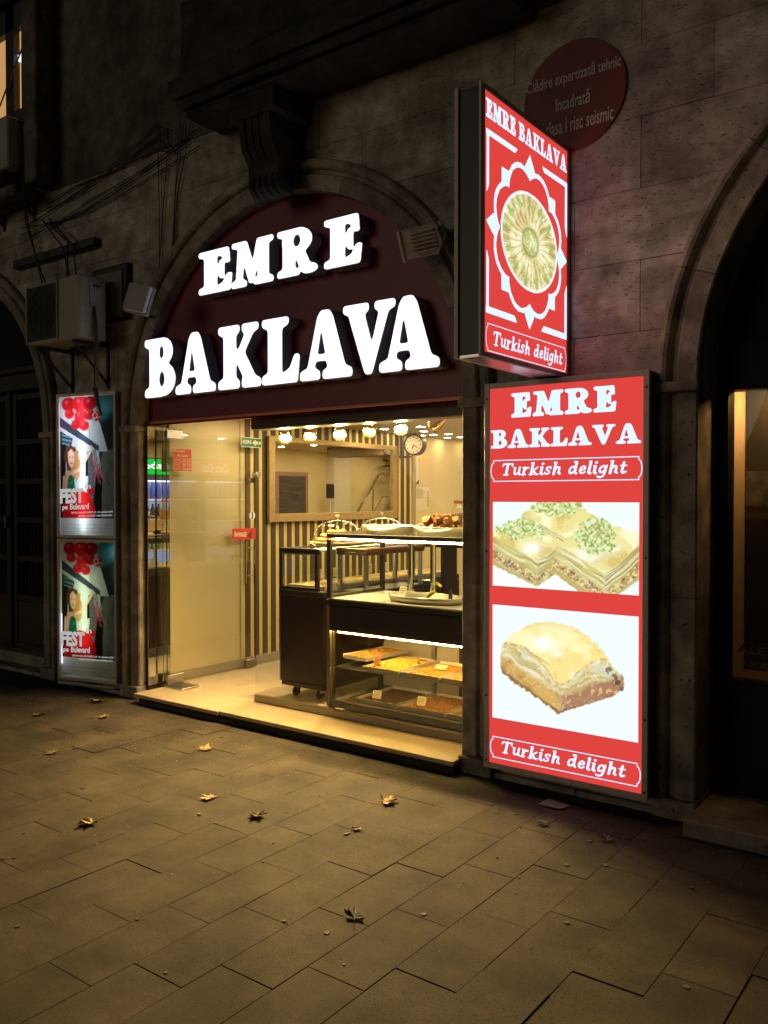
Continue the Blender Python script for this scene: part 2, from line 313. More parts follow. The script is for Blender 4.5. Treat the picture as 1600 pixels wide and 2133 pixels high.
# print: colour canvas
def fbm(shape, sx, sy, oct=4, seed=0):
    r = np.random.RandomState(seed); out = np.zeros(shape); amp = 1; H, Wd = shape
    for o in range(oct):
        gy, gx = max(2, int(sy*2**o)+1), max(2, int(sx*2**o)+1); g = r.rand(gy+1, gx+1)
        yy = np.linspace(0, gy-1e-3, H); xx = np.linspace(0, gx-1e-3, Wd); yi = yy.astype(int); xi = xx.astype(int); fy = (yy-yi)[:, None]; fx = (xx-xi)[None]
        fy = fy*fy*(3-2*fy); fx = fx*fx*(3-2*fx)
        out += amp*(g[yi][:, xi]*(1-fy)*(1-fx)+g[yi][:, xi+1]*(1-fy)*fx+g[yi+1][:, xi]*fy*(1-fx)+g[yi+1][:, xi+1]*fy*fx); amp *= .5
    return (out-out.min())/(out.max()-out.min())
class Canvas:
    def __init__(s, nx, ny, asp, col):
        s.nx, s.ny = nx, ny; s.X, s.Y = np.meshgrid(np.linspace(0, asp, nx), np.linspace(0, 1, ny)); s.A = np.zeros((ny, nx, 3)); s.A[:] = srgb(*col)
    def put(s, m, col, a=1.0):
        c = np.array(srgb(*col)) if isinstance(col, tuple) else col; m = (m.astype(float)*a)[..., None]; s.A = s.A*(1-m)+c*m; return s
    def poly(s, P, col, a=1.0, soft=0):
        m = inpoly(P, s.X, s.Y).astype(float)
        if soft: m = blur(m, soft)
        return s.put(m, col, a)
    def ell(s, cx, cy, rx, ry, col, a=1.0, soft=0):
        m = ((((s.X-cx)/rx)**2+((s.Y-cy)/ry)**2) < 1).astype(float)
        if soft: m = blur(m, soft)
        return s.put(m, col, a)
    def line(s, P, w, col, a=1.0):
        d = np.full(s.X.shape, 9.)
        for p, q in zip(P[:-1], P[1:]): d = np.minimum(d, capsule(p, q, s.X, s.Y))
        return s.put(np.clip((w/2-d)/.004+.5, 0, 1), col, a)
    def mesh(s, name, O, U, V, material, warp=None):
        """grid of ink coloured points; O lower left, U and V full edges"""
        O, U, V = map(lambda q: np.array(q, float), (O, U, V)); u = np.linspace(0, 1, s.nx); v = np.linspace(0, 1, s.ny); uu, vv = np.meshgrid(u, v)
        P = O+uu[..., None]*U+vv[..., None]*V
        if warp is not None: nrm = np.cross(U, V); nrm /= np.linalg.norm(nrm); P = P+warp(uu, vv)[..., None]*nrm
        idx = np.arange(s.nx*s.ny).reshape(s.ny, s.nx); q = np.stack([idx[:-1, :-1], idx[:-1, 1:], idx[1:, 1:], idx[1:, :-1]], -1).reshape(-1, 4)
        me = bpy.data.meshes.new(name); me.vertices.add(s.nx*s.ny); me.vertices.foreach_set('co', P.reshape(-1)); me.loops.add(q.size); me.loops.foreach_set('vertex_index', q.reshape(-1).astype(np.int32))
        me.polygons.add(len(q)); me.polygons.foreach_set('loop_start', np.arange(0, q.size, 4, dtype=np.int32)); me.polygons.foreach_set('loop_total', np.full(len(q), 4, dtype=np.int32)); me.update()
        at = me.color_attributes.new('ink', 'FLOAT_COLOR', 'POINT'); at.data.foreach_set('color', np.concatenate([np.clip(s.A, 0, 1), np.ones((s.ny, s.nx, 1))], -1).reshape(-1).astype(np.float32))
        me.materials.append(material); return me
# ================================================================ GROUND
M_ground = mat('bedding_sand', (.05, .04, .028), .95)
g = MB().box(-60, 60, -60, 60, -.5, -.034).obj('ground', M_ground, kind='structure')
M_paver = stone_mat('paver_concrete', (.090, .072, .049), (.060, .048, .033), bumpd=.011, streak=(1.7, 1.7, 1.7), objrand=.07, stain=.82)
for n in M_paver.node_tree.nodes:      # fine grain for the pavers instead of travertine pits
    if n.bl_idname == 'ShaderNodeTexNoise' and abs(n.inputs['Scale'].default_value-34) < 1: n.inputs['Scale'].default_value = 95; n.inputs['Detail'].default_value = 3
    if n.bl_idname == 'ShaderNodeTexNoise' and abs(n.inputs['Scale'].default_value-7) < .1: n.inputs['Scale'].default_value = 3
for n in M_paver.node_tree.nodes:
    if n.bl_idname == 'ShaderNodeValToRGB' and n.color_ramp.elements[0].color[0] < .13 and abs(n.color_ramp.elements[0].position-.33) < .01:
        n.color_ramp.elements[0].position = .34; n.color_ramp.elements[1].position = .60; n.color_ramp.elements[0].color = (.26, .24, .22, 1)
M_paver.node_tree.nodes['Principled BSDF'].inputs['Roughness'].default_value = .8; M_paver.node_tree.nodes['Principled BSDF'].inputs['Specular IOR Level'].default_value = .2
pav = MB().box(-16, 9, -6, 4.262, -.034, -.0032).obj('pavement', M_ground, kind='structure')
PW, PL = .2452, .5115
def paver_mb(w, l, h=.03):
    c = .0014; s = MB(); z = 0; a, b = w/2-.0004, l/2-.0007
    v = [(-a, -b, z-h), (a, -b, z-h), (a, b, z-h), (-a, b, z-h), (-a, -b, z-c), (a, -b, z-c), (a, b, z-c), (-a, b, z-c), (-a+c, -b+c, z), (a-c, -b+c, z), (a-c, b-c, z), (-a+c, b-c, z)]
    f = [(4, 5, 1, 0), (5, 6, 2, 1), (6, 7, 3, 2), (7, 4, 0, 3), (8, 9, 5, 4), (9, 10, 6, 5), (10, 11, 7, 6), (11, 8, 4, 7), (8, 11, 10, 9)]
    return s.add(v, f)
pm = paver_mb(PW, PL).mesh('paver', M_paver); rest = MB(); cells = []
for i in range(-52, 35):
    x = -.8315+PW*i; k = (i % 3); ph = {0: 1.822, 1: 1.993-.512, 2: 1.652}[(-i) % 3 if False else i % 3]
    ph = [1.822, 1.993, 1.652][i % 3]
    for j in range(-16, 8):
        y0 = ph+PL*j; y1 = y0+PL
        if y0 >= 4.25: continue
        cells.append((x, y0, min(y1, 4.262)))
def in_view(x, y):
    c, s_ = math.cos(.64), math.sin(.64); f_ = -x*s_+y*c; r_ = x*c+y*s_
    if f_ < .5: return 0
    return 0 if abs(r_/f_) > .52 or 1.6/f_ > .66 else 1/f_**3
cells.sort(key=lambda q: -in_view(q[0], (q[1]+q[2])/2)); npv = 0
for x, y0, y1 in cells:
    L_ = y1-y0; dz = random.uniform(-.0009, .0009); tx = random.uniform(-.004, .004); ty = random.uniform(-.006, .006)
    if random.random() < .12: dz += random.choice([-.002, .002])
    if npv < 295 and in_view(x, (y0+y1)/2) > 0:
        me = pm if L_ > PL-.01 else paver_mb(PW, L_).mesh('paver', M_paver)
        o = link('paver', me, pav, loc=(x, (y0+y1)/2, dz), rot=(tx, ty, 0)); npv += 1
    elif L_ > .03:
        b = paver_mb(PW, L_); rest.add([(vx+x, vy+(y0+y1)/2, vz+dz) for vx, vy, vz in b.v], b.f)
rest.obj('outlying_pavers', M_paver, pav, kind='stuff')
# strip of stone along the foot of the facade, dirty
kerb = MB()
for a, b in ((-9.9, -8.4), (-8.395, -7.1), (-7.095, -6.3), (-6.295, -5.5), (-2.62, -1.9), (-1.895, -1.3)):
    kerb.cbox(a, b, 4.265, 4.40, -.03, .03, .006)
kerb.obj('kerb_strip', M_stone2, kind='structure')

# ================================================================ BUILDING
bld = thing('stone_building', 'dark stone-clad building with round arches and a balcony above the lit shop', 'building', (0, 0, 0))
M_plaster = stone_mat('sooty_plaster', (.2, .175, .15), (.12, .1, .085), bumpd=.003, streak=(1, 1, .7))
CX = (-8.42, -4.10, .22, 4.54); CZ = 2.17; R1, R2 = 1.49, 1.69
def free_low(x, R=1.6):
    for c in CX:
        if abs(x-c) < R: return CZ+math.sqrt(max(0, R*R-(x-c)**2))
    return None
def clad_block(x0, x1, z0, z1):
    """one slab of cladding, cut round the arches; None where nothing is left"""
    xs = [x0]+sorted(e for c in CX for e in (c-1.6, c+1.6) if x0+.01 < e < x1-.01)+[x1]; pieces = []
    for a, b in zip(xs[:-1], xs[1:]):
        n = 10 if free_low((a+b)/2) else 1; X = [a+(b-a)*i/n for i in range(n+1)]; lo = []
        for x in X:
            f = free_low(min(max(x, a+.0005), b-.0005)) if free_low((a+b)/2) else None; lo.append(max(z0, f) if f else z0)
        if f is None and z1 <= CZ and free_low((a+b)/2): continue
        pieces.append((X, lo))
    s = MB(); yf, yb = W, W+.05
    for X, lo in pieces:
        for i in range(len(X)-1):
            l0, l1 = lo[i], lo[i+1]
            if l0 >= z1-.002 and l1 >= z1-.002: continue
            l0, l1 = min(l0, z1-.001), min(l1, z1-.001)
            v = [(X[i], yf, l0), (X[i+1], yf, l1), (X[i+1], yf, z1), (X[i], yf, z1)]; v += [(x, yb, z) for x, _, z in v]
            s.add(v, [(0, 1, 2, 3), (0, 4, 5, 1), (3, 2, 6, 7)]+([(0, 3, 7, 4)] if i == 0 else [])+([(1, 5, 6, 2)] if i == len(X)-2 else []))
    return s if s.v else None
rows = [.03+.3595*k for k in range(6)]+[2.084+.3635*k for k in range(7)]
for ri in range(len(rows)-1):
    z0, z1 = rows[ri], rows[ri+1]; off = 0 if ri % 2 else .36
    for k in range(-14, 6):
        x0 = -1.572+.72*k+off*(0 if rows[ri] > 2.4 and k > -1 else 1); x1 = x0+.72
        if x0 < -10.2: continue
        if z1 <= CZ and all(free_low(x0+(x1-x0)*t) for t in (.02, .25, .5, .75, .98)): continue
        s = clad_block(x0+.0016, x1-.0016, z0+.0016, z1-.0016)
        if s:
            d = random.uniform(0, .0035); o = s.obj('stone_block', M_stone, bld); o.location.y = d
back = MB()
for a, b in ((-10.2, CX[0]-1.55), (CX[0]+1.55, CX[1]-1.55), (CX[1]+1.55, CX[2]-1.55), (CX[2]+1.55, 3.2)): back.box(a, b, W+.045, W+.2, -.02, 2.2)
for c in CX[:3]:
    for i in range(24):
        x0 = c-1.55+3.1*i/24; x1 = x0+3.1/24; zz = CZ+math.sqrt(max(0, 1.55**2-min(abs(x0-c), abs(x1-c))**2)); back.box(x0, x1, W+.045, W+.2, zz, 4.3)
for a, b in ((-10.2, CX[0]-1.55), (CX[0]+1.55, CX[1]-1.55), (CX[1]+1.55, CX[2]-1.55), (CX[2]+1.55, 3.2)): back.box(a, b, W+.045, W+.2, 2.2, 4.3)
back.obj('wall_core', M_stone, bld)
up = MB()
wins = [(-9.2, -6.97, 4.98, 6.2), (-5.0, -3.1, 4.62, 6.6), (-.9, .6, 4.9, 6.4)]
xs = [-10.4]+[q for w in wins for q in w[:2]]+[3.4]
for i in range(len(xs)-1):
    if i % 2 == 0: up.box(xs[i], xs[i+1], W-.0, W+.3, 4.27, 8.2)
    else:
        w = wins[i//2]; up.box(w[0], w[1], W, W+.3, 4.27, w[2]); up.box(w[0], w[1], W, W+.3, w[3], 8.2)
up.obj('upper_wall', M_plaster, bld)
# arch surrounds, cut into voussoirs; the moulding runs down the jambs
PROF = [(1.49, 4.56), (1.49, 4.272), (1.498, 4.262), (1.585, 4.258), (1.592, 4.266), (1.60, 4.285), (1.622, 4.288), (1.63, 4.262), (1.642, 4.244), (1.66, 4.238), (1.68, 4.244), (1.69, 4.262), (1.69, 4.31)]
def voussoir(cx, a0, a1, n=6, left=True):
    s = MB(); vs = []; m = len(PROF)
    for i in range(n+1):
        a = a0+(a1-a0)*i/n
        for r, y in PROF: vs.append((cx+r*math.cos(a), y, CZ+r*math.sin(a)))
    fs = [(i*m+k, i*m+k+1, (i+1)*m+k+1, (i+1)*m+k) for i in range(n) for k in range(m-1)]+[tuple(range(m)), tuple(n*m+k for k in range(m))]
    return s.add(vs, fs)
for ci, cx in enumerate(CX[:3]):
    cuts = [0, .36, .78, 1.18, 1.50, 1.70, 2.02, 2.42, 2.80, math.pi]
    for a0, a1 in zip(cuts[:-1], cuts[1:]):
        if ci == 2 and a1 < 1.4: continue
        o = voussoir(cx, a0+.0012, a1-.0012).obj('voussoir', M_stone2, bld); o.location.y = random.uniform(-.002, .002)
    for sgn in (-1, 1):
        if ci == 2 and sgn == 1: continue
        for z0, z1 in ((.10, 1.1), (1.103, CZ-.055)):
            s = MB(); m = len(PROF); s.add([(cx+sgn*r, y, z) for z in (z0, z1) for r, y in PROF], [(k, k+1, m+k+1, m+k) for k in range(m-1)]+[tuple(range(m)), tuple(m+k for k in range(m))])
            s.obj('jamb_moulding', M_stone2, bld)
        a, b = sorted((cx+sgn*1.478, cx+sgn*1.705)); MB().cbox(a, b, 4.228, 4.56, CZ-.053, CZ-.002, .008).obj('impost', M_stone2, bld)
        a, b = sorted((cx+sgn*1.482, cx+sgn*1.70)); MB().cbox(a, b, 4.232, 4.50, .0, .098, .006).obj('plinth_block', M_stone2, bld)
# console keystone with flutes and a rolled foot
k = MB(); prof = [(4.05, 3.96), (3.96, 3.97), (3.88, 3.99), (3.80, 4.04), (3.72, 4.10), (3.68, 4.13)]
for i in range(5):
    xa, xb = -4.145+.058*i+.005, -4.145+.058*(i+1)-.005; d = .0 if i in (0, 4) else .012
    poly = [(4.31, 4.05)]+[(y+d, z) for z, y in prof]+[(4.31, 3.66)]
    k.prism(poly, lambda u, v, t: (t, u, v), xa, xb)
k.box(-4.135, -3.865, 4.05, 4.31, 3.70, 4.05)
k.obj('keystone', M_stone2, bld)
r = MB(); 
for i in range(5): r.lathe([(.001, -.024), (.075, -.024), (.088, -.012), (.088, .012), (.075, .024), (.001, .024)], (-4.116+.058*i, 4.13, 3.665), 18, axis='X')
r.obj('keystone_scroll', M_stone2, bld, smooth=True)
MB().cbox(-4.20, -3.79, 3.93, 4.31, 4.055, 4.20, .012).obj('keystone_cap', M_stone2, bld)
# balcony above the arch
bal = thing('balcony_holder', '', '')
bpy.data.objects.remove(bal)
b1 = MB().cbox(-4.74, -2.05, 3.86, 4.31, 4.33, 4.46, .02).cbox(-4.70, -2.09, 3.90, 4.31, 4.27, 4.328, .02).cbox(-4.66, -2.15, 3.95, 4.31, 4.205, 4.268, .02)
b1.obj('balcony_slab', M_plaster, bld)
MB().cbox(-4.68, -2.1, 3.93, 4.02, 4.463, 5.0, .01).cbox(-4.68, -4.6, 4.025, 4.3, 4.463, 5.0, .01).obj('balcony_parapet', M_plaster, bld)
# pilaster strip far left, sill and shop cornice
MB().cbox(-6.955, -6.73, 4.1, 4.305, 4.30, 8.2, .01).obj('pilaster', M_plaster, bld)
MB().cbox(-9.5, -6.95, 4.02, 4.31, 4.20, 4.298, .02).obj('string_course', M_plaster, bld)
# upper windows: left one lit
M_lit = emit_mat('lit_room', srgb(196, 146, 92), 1.0); M_night = mat('dark_pane', (.01, .01, .012), .08)
w0 = MB()
for a, b in ((-9.2, -8.95), (-8.5, -8.36), (-7.72, -7.58)): w0.box(a, b, 4.40, 4.46, 4.98, 6.2)
w0.box(-9.2, -6.975, 4.40, 4.46, 5.96, 6.2).box(-9.2, -6.975, 4.402, 4.458, 4.98, 5.2)
wf = w0.obj('window', M_dark, bld); MB().box(-9.2, -6.975, 4.48, 4.485, 4.98, 6.2).obj('pane', M_lit, wf)
MB().tube([(-7.95, 4.37, 5.1), (-7.35, 4.37, 5.75)], .008, 6).obj('stay_bar', M_dark, wf)
MB().cbox(-7.62, -7.50, 4.44, 4.475, 5.68, 5.74, .004).obj('wall_lamp', emit_mat('white_lamp', (.9, .95, 1), 1.2), wf)
M_wframe = mat('pale_window_paint', (.4, .38, .34), .6)
w1 = MB().box(-5.0, -3.1, 4.46, 4.5, 4.62, 6.6).obj('window', M_night, bld)
fr = MB()
for x in (-4.98, -4.56, -4.06, -3.6, -3.13): fr.box(x-.018, x+.018, 4.42, 4.455, 4.64, 6.6)
fr.obj('frame', M_wframe, w1)
MB().box(-.9, .6, 4.46, 4.5, 4.9, 6.4).obj('window', M_night, bld)
# round red notice painted on a disc
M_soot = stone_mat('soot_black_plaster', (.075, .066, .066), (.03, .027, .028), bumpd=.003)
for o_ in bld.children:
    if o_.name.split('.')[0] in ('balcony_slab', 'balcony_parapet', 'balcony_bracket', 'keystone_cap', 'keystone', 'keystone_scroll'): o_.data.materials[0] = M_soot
d = thing('notice_disc', 'dark red round notice with white lettering on the wall behind the projecting sign', 'sign', (-1.935, 4.296, 3.735))
MB().lathe([(.0001, -.012), (.290, -.012), (.292, -.010), (.292, 0)], n=56, axis='Y').obj('disc', mat('red_enamel', (.17, .008, .010), .5, nz=.3, nscale=6), d)
M_wp = mat('white_sign_paint', (.6, .55, .52), .6)
for txt, w_, h_, x_, z_ in (('Clădire expertizată tehnic', .535, .085, -.272, .060), ('încadrată', .20, .078, -.105, -.062), ('în clasa I risc seismic', .44, .08, -.215, -.185)):
    me = fit(text_mesh(txt, bold=.012), w_, h_); me.materials.append(M_wp); place(me, (x_, -.0145, z_), (1, 0, 0), (0, 0, 1)); link('lettering', me, d)

# ================================================================ RED ARCH BOARD AND LETTERS
bd = thing('fascia_board', 'maroon arch-shaped shop board carrying the white glowing letters', 'sign board', (-4.1, 4.36, 2.2))
M_mar = mat('maroon_panel', (.22, .018, .036), .42, nz=.18, nscale=1.4, spec=.45)
arc = [(1.488*math.cos(a), 1.488*math.sin(a)-.03) for a in np.linspace(0, math.pi, 60)]
MB().prism([(-1.488, .0), (1.488, .0)]+arc, lambda u, v, t: (u, t, v), 0, .03).obj('panel', M_mar, bd)
MB().cbox(-1.485, 1.487, -.012, .12, -.022, -.001, .003).obj('bottom_trim', mat('lit_red_trim', (.72, .2, .12), .4), bd)  # warm light on the board's underside is put into this trim colour
M_side = mat('letter_side', (.30, .27, .30), .5); M_face = emit_mat('letter_face', (.80, .82, 1.0), 1.7)
LET = [('E', -4.856, -4.502, 3.072, 3.385), ('M', -4.512, -4.098, 3.070, 3.392), ('R', -4.065, -3.70, 3.074, 3.392), ('E', -3.648, -3.332, 3.072, 3.391)]
LET2 = [('B', -5.482, -5.119), ('A', -5.119, -4.676), ('K', -4.651, -4.217), ('L', -4.212, -3.86), ('A', -3.86, -3.41), ('V', -3.489, -3.073), ('A', -3.201, -2.752)]
LET += [(c, a, b, 2.365, 2.818) for c, a, b in LET2]
ORD = {0: 'first letter E', 1: 'letter M', 2: 'letter R', 3: 'last letter E', 4: 'letter B', 5: 'letter A after the B', 6: 'letter K', 7: 'letter L', 8: 'letter A before the V', 9: 'letter V', 10: 'last letter A'}
for i, (c, a, b, z0, z1) in enumerate(LET):
    t = thing('channel_letter', f'glowing white {ORD[i]} of the {"upper" if i < 4 else "lower"} word on the maroon board', 'letter', ((a+b)/2, 4.30, z0), group='glowing letters of the shop name')
    w = (b-a)/2; me = fat_letter(c, -w, w, 0, z1-z0, depth=.10, step=2); me.materials.append(M_side); place(me, (0, 0, 0), (1, 0, 0), (0, 0, 1), (0, -1, 0)); link('letter_body', me, t)
    me = fat_letter(c, -w+.003, w-.003, .003, z1-z0-.003, depth=.004, step=2); me.materials.append(M_face); place(me, (0, -.053, 0), (1, 0, 0), (0, 0, 1), (0, -1, 0)); link('letter_face', me, t)
# dark steel header over the glass
hd = thing('shutter_header', 'dark steel shutter box above the shop glass, under the maroon board', 'shutter box')
MB().cbox(-4.55, -2.60, 4.47, 4.62, 2.095, 2.245, .006).cbox(-4.552, -2.60, 4.462, 4.47, 2.12, 2.128, .001).obj('box', mat('brown_steel', (.05, .032, .024), .4, .3), hd)
MB().cbox(-5.59, -4.552, 4.47, 4.56, 2.205, 2.245, .004).obj('rail', M_frame, hd)
# ================================================================ LIGHT BOXES
WHITE = (206, 226, 255); REDC = (226, 62, 48)
M_red = emit_mat('backlit_red', srgb(223, 68, 62), 1.03); M_wht = emit_mat('backlit_white', (.62, .78, 1.0), 1.25); M_ink = emit_mat('backlit_print', None, 1.12, attr=True)
def sm(x, a, b):
    t = np.clip((x-a)/(b-a), 0, 1); return t*t*(3-2*t)
LAYN = fbm((512, 512), 5, 46, 4, 99)
def leaves(u, v):      # thin irregular pastry leaves: noise stretched along u
    return LAYN[(np.abs(v)*512).astype(int) % 512, (np.abs(u)*512).astype(int) % 512]
def baklava_print(kind):
    if kind == 1:
        nx, ny, asp = 330, 185, 1.79; c = Canvas(nx, ny, asp, (232, 248, 246)); X, Y = c.X, c.Y
        n1 = fbm((ny, nx), 9, 5, 5, 3); n2 = fbm((ny, nx), 50, 30, 3, 9); n3 = fbm((ny, nx), 120, 60, 2, 4); nb = fbm((ny, nx), 4, 2, 2, 8)
        c.put(sm(nb, .4, .9), (250, 254, 252), .8)
        def soft(P, k=1.0): return np.clip(blur(inpoly(P, X+(n2-.5)*.03, Y+(n2-.5)*.03).astype(float), k), 0, 1)
        def piece(top, sides, seed, per):
            a1 = fbm((ny, nx), 7, 4, 5, seed); a2 = fbm((ny, nx), 60, 36, 3, seed+50)
            for P, tone in sides:
                m = soft(P); e0, e1 = P[0], P[1]; sl = (e1[1]-e0[1])/(e1[0]-e0[0]+1e-6); dep = (e0[1]+sl*(X-e0[0]))-Y; dep = dep+.03*(a1-.5); dd = dep/per
                c.put(m, tuple(int(q*tone) for q in (206, 194, 122)))
                st = leaves(X*.45+seed*.13, dd*.42+a1*.05+seed*.07); c.put(m*sm(st, .50, .72)*(.45+.55*a2), (244, 240, 204), .9); c.put(m*sm(1-st, .55, .78)*sm(a1, .2, .5), (158, 142, 78), .8)
                fil = m*sm(dd, .50, .60)*(1-sm(dd, .84, .94)); c.put(fil, (176, 148, 98), .85); c.put(fil*sm(a2, .52, .66), (222, 212, 134), .9); c.put(fil*sm(1-a2, .60, .74), (118, 72, 66), .8); c.put(fil*sm(n3, .62, .75), (240, 232, 190), .7)
                c.put(m*sm(dd, .86, .97), (190, 166, 100), .8)
            m = soft(top, .8); c.put(m, (230, 220, 146)); c.put(m*sm(a1, .5, .75), (252, 248, 204), .9); c.put(m*sm(1-a1, .58, .8), (208, 184, 96), .8); c.put(m*sm(n3, .6, .8), (244, 236, 180), .4)
        piece([(.38, .86), (.85, 1.12), (1.35, .80), (.98, .58)], [([(.38, .86), (.98, .60), (.96, .40), (.40, .68)], .93), ([(.98, .60), (1.35, .82), (1.32, .62), (.96, .40)], .86)], 11, .24)
        piece([(-.08, .62), (.38, .82), (.93, .54), (.60, .33), (.2, .5)], [([(-.08, .66), (.60, .33), (.58, .02), (-.08, .28)], .98), ([(.60, .33), (.93, .54), (.90, .24), (.58, .02)], .9)], 12, .33)
        piece([(.84, .52), (1.32, .80), (1.88, .64), (1.60, .36), (1.42, .22)], [([(.84, .54), (1.42, .22), (1.38, -.14), (.76, .20)], 1.0), ([(1.42, .22), (1.88, .62), (1.88, .24), (1.38, -.14)], .88)], 13, .36)
        c.put(np.exp(-(((X-.52)/.12)**2+((Y-.47)/.07)**2)), (255, 255, 244), .95); c.put(np.exp(-(((X-1.22)/.16)**2+((Y-.40)/.06)**2)), (255, 255, 244), .8); c.put(np.exp(-(((X-1.5)/.10)**2+((Y-.50)/.06)**2)), (255, 254, 240), .7)
        for cx, cy, rx, ry, sd in ((.84, .95, .36, .12, 1), (.36, .67, .36, .13, 2), (1.30, .62, .24, .22, 3)):
            g = fbm((ny, nx), 34, 20, 3, sd+60); g2 = fbm((ny, nx), 75, 42, 2, sd+90); e = 1-((X-cx)/rx)**2-((Y-cy)/ry)**2; m = sm(e+g*1.3, .75, .95)
            c.put(m, (196, 210, 140), .95); c.put(m*sm(g2, .52, .66), (228, 240, 194), .95); c.put(m*sm(1-g2, .56, .7), (142, 164, 78), .9); c.put(m*sm(1-g, .66, .8), (176, 160, 104), .6)
        return c
    if kind == 2:
        nx, ny, asp = 330, 248, 1.33; c = Canvas(nx, ny, asp, (234, 246, 255)); n1 = fbm((ny, nx), 7, 6, 5, 21); n2 = fbm((ny, nx), 50, 38, 3, 22); n3 = fbm((ny, nx), 110, 84, 2, 24); nw = fbm((ny, nx), 5, 9, 4, 27)
        X, Y = c.X+(n2-.5)*.022, c.Y+(n2-.5)*.03
        def soft(P, k=.8): return np.clip(blur(inpoly(P, X, Y).astype(float), k), 0, 1)
        body = soft([(.085, .62), (.12, .68), (.20, .76), (.30, .82), (.42, .87), (.56, .89), (.70, .88), (.84, .84), (.96, .76), (1.04, .68), (1.10, .60), (1.20, .52), (1.215, .42), (1.12, .345), (.98, .28), (.82, .21), (.72, .17), (.64, .13), (.52, .19), (.34, .28), (.20, .35), (.10, .41), (.075, .48)])
        bot = np.where(c.X < .64, .41-.50*(c.X-.10), .13+.44*(c.X-.64)); h = (c.Y-bot)+.05*(n1-.5); right = sm(c.X, .62, .70)
        c.put(body, (216, 202, 142)); lay = leaves(c.X*.5, h*.9+n1*.08); c.put(body*sm(lay, .5, .72), (242, 236, 206), .85); c.put(body*sm(1-lay, .55, .8), (180, 160, 100), .7); c.put(body*sm(n2, .58, .75), (246, 242, 214), .5)
        c.put(body*sm(n1, .56, .75)*sm(h, .1, .2)*(1-sm(h, .34, .42)), (206, 210, 190), .7)
        low = body*(1-sm(h, .12, .18)); c.put(low*(1-right), (206, 166, 88), .92); c.put(low*right, (164, 116, 88), .92); c.put(low*sm(1-n1, .5, .8), (150, 104, 66), .6); c.put(low*sm(n2, .62, .78), (236, 206, 132), .65); c.put(low*sm(n3, .7, .85), (240, 222, 170), .35); c.put(body*(1-sm(h, .0, .035)), (112, 72, 50), .75)
        crust = .60+.06*np.sin(c.X*6+.6)-.16*np.exp(-((c.X-.66)/.16)**2)+.05*(n1-.5); dome = body*sm(c.Y, crust-.012, crust+.012)*sm(c.X, .10, .16)
        c.put(dome, (240, 222, 140)); c.put(dome*sm(n1, .5, .72), (250, 240, 184), .9); c.put(dome*sm(1-n1, .58, .8), (224, 196, 104), .8); c.put(dome*sm(c.Y, .80, .9), (220, 194, 118), .5); c.put(dome*sm(n3, .66, .8), (252, 246, 206), .35)
        ed = body*np.exp(-((c.Y-crust)/.010)**2)*sm(n2, .35, .6); c.put(ed, (196, 140, 84), .8)
        c.put(np.exp(-(((c.X-.50)/.11)**2+((c.Y-.70)/.06)**2)), (255, 255, 246), 1.0); c.put(np.exp(-(((c.X-.62)/.05)**2+((c.Y-.63)/.03)**2)), (255, 255, 240), .8)
        for P, w in (([(.34, .62), (.44, .585), (.54, .53)], .012),): c.line(P, w, (196, 130, 84), .7)
        for cx, cy, r_ in ((1.09, .55, .03), (1.13, .50, .034), (1.16, .455, .03), (1.19, .41, .022), (1.14, .44, .022)): c.put(sm(1-((X-cx)/r_)**2-((Y-cy)/r_)**2+n2*2.2, 1.25, 1.7), (84, 58, 52), .75)
        sh = np.exp(-((c.Y-bot+.02)/.05)**2)*(1-body)*sm(c.X, .1, .2)*(1-sm(c.X, 1.15, 1.25)); return c
    nx = ny = 170; c = Canvas(nx, ny, 1.0, (236, 240, 244)); X, Y = (c.X-.5)*2, (c.Y-.5)*2; r = np.hypot(X, Y); a = np.arctan2(Y, X); n = fbm((ny, nx), 9, 9, 4, 41); n2 = fbm((ny, nx), 50, 50, 3, 42)
    ins = (r < .93).astype(float); sp = (a/(2*math.pi)*26+n*.5+.12*np.sin(r*9)) % 1; c.put(ins, (212, 200, 132)); c.put(ins*sm(n, .48, .7), (240, 238, 196), .9); c.put(ins*sm(1-n, .58, .78), (194, 160, 96), .8); c.put(ins*sm(np.abs(sp-.5), .38, .5)*sm(r, .25, .4), (150, 132, 78), .8); c.put(ins*np.exp(-((sp-.5)/.12)**2)*sm(r, .3, .45), (248, 246, 214), .55); c.put(ins*sm(n2, .62, .78), (232, 222, 160), .4)
    gr = np.exp(-((r-.80+.05*np.sin(a*26))/.08)**2)*sm(n2+.22*np.sin(a*13), .42, .62); c.put(gr, (138, 176, 92), .9); c.put(gr*sm(n2, .6, .75), (176, 206, 134), .7)
    c.put(np.exp(-((r-.27)/.035)**2), (134, 142, 88), .8); c.put((r < .24)*sm(n2, .42, .6), (152, 182, 106), .75); return c
def sign_frame(nm, t, x0, x1, y0, y1, z0, z1, b, yf, mats):
    """four mitred face strips round a light box that looks along -y"""
    s = MB(); s.cbox(x0, x0+b, yf, yf+.02, z0, z1, .002).cbox(x1-b, x1, yf, yf+.02, z0, z1, .002).cbox(x0+b, x1-b, yf+.001, yf+.02, z0, z0+b, .002).cbox(x0+b, x1-b, yf+.001, yf+.02, z1-b, z1, .002); return s.obj(nm, mats, t)
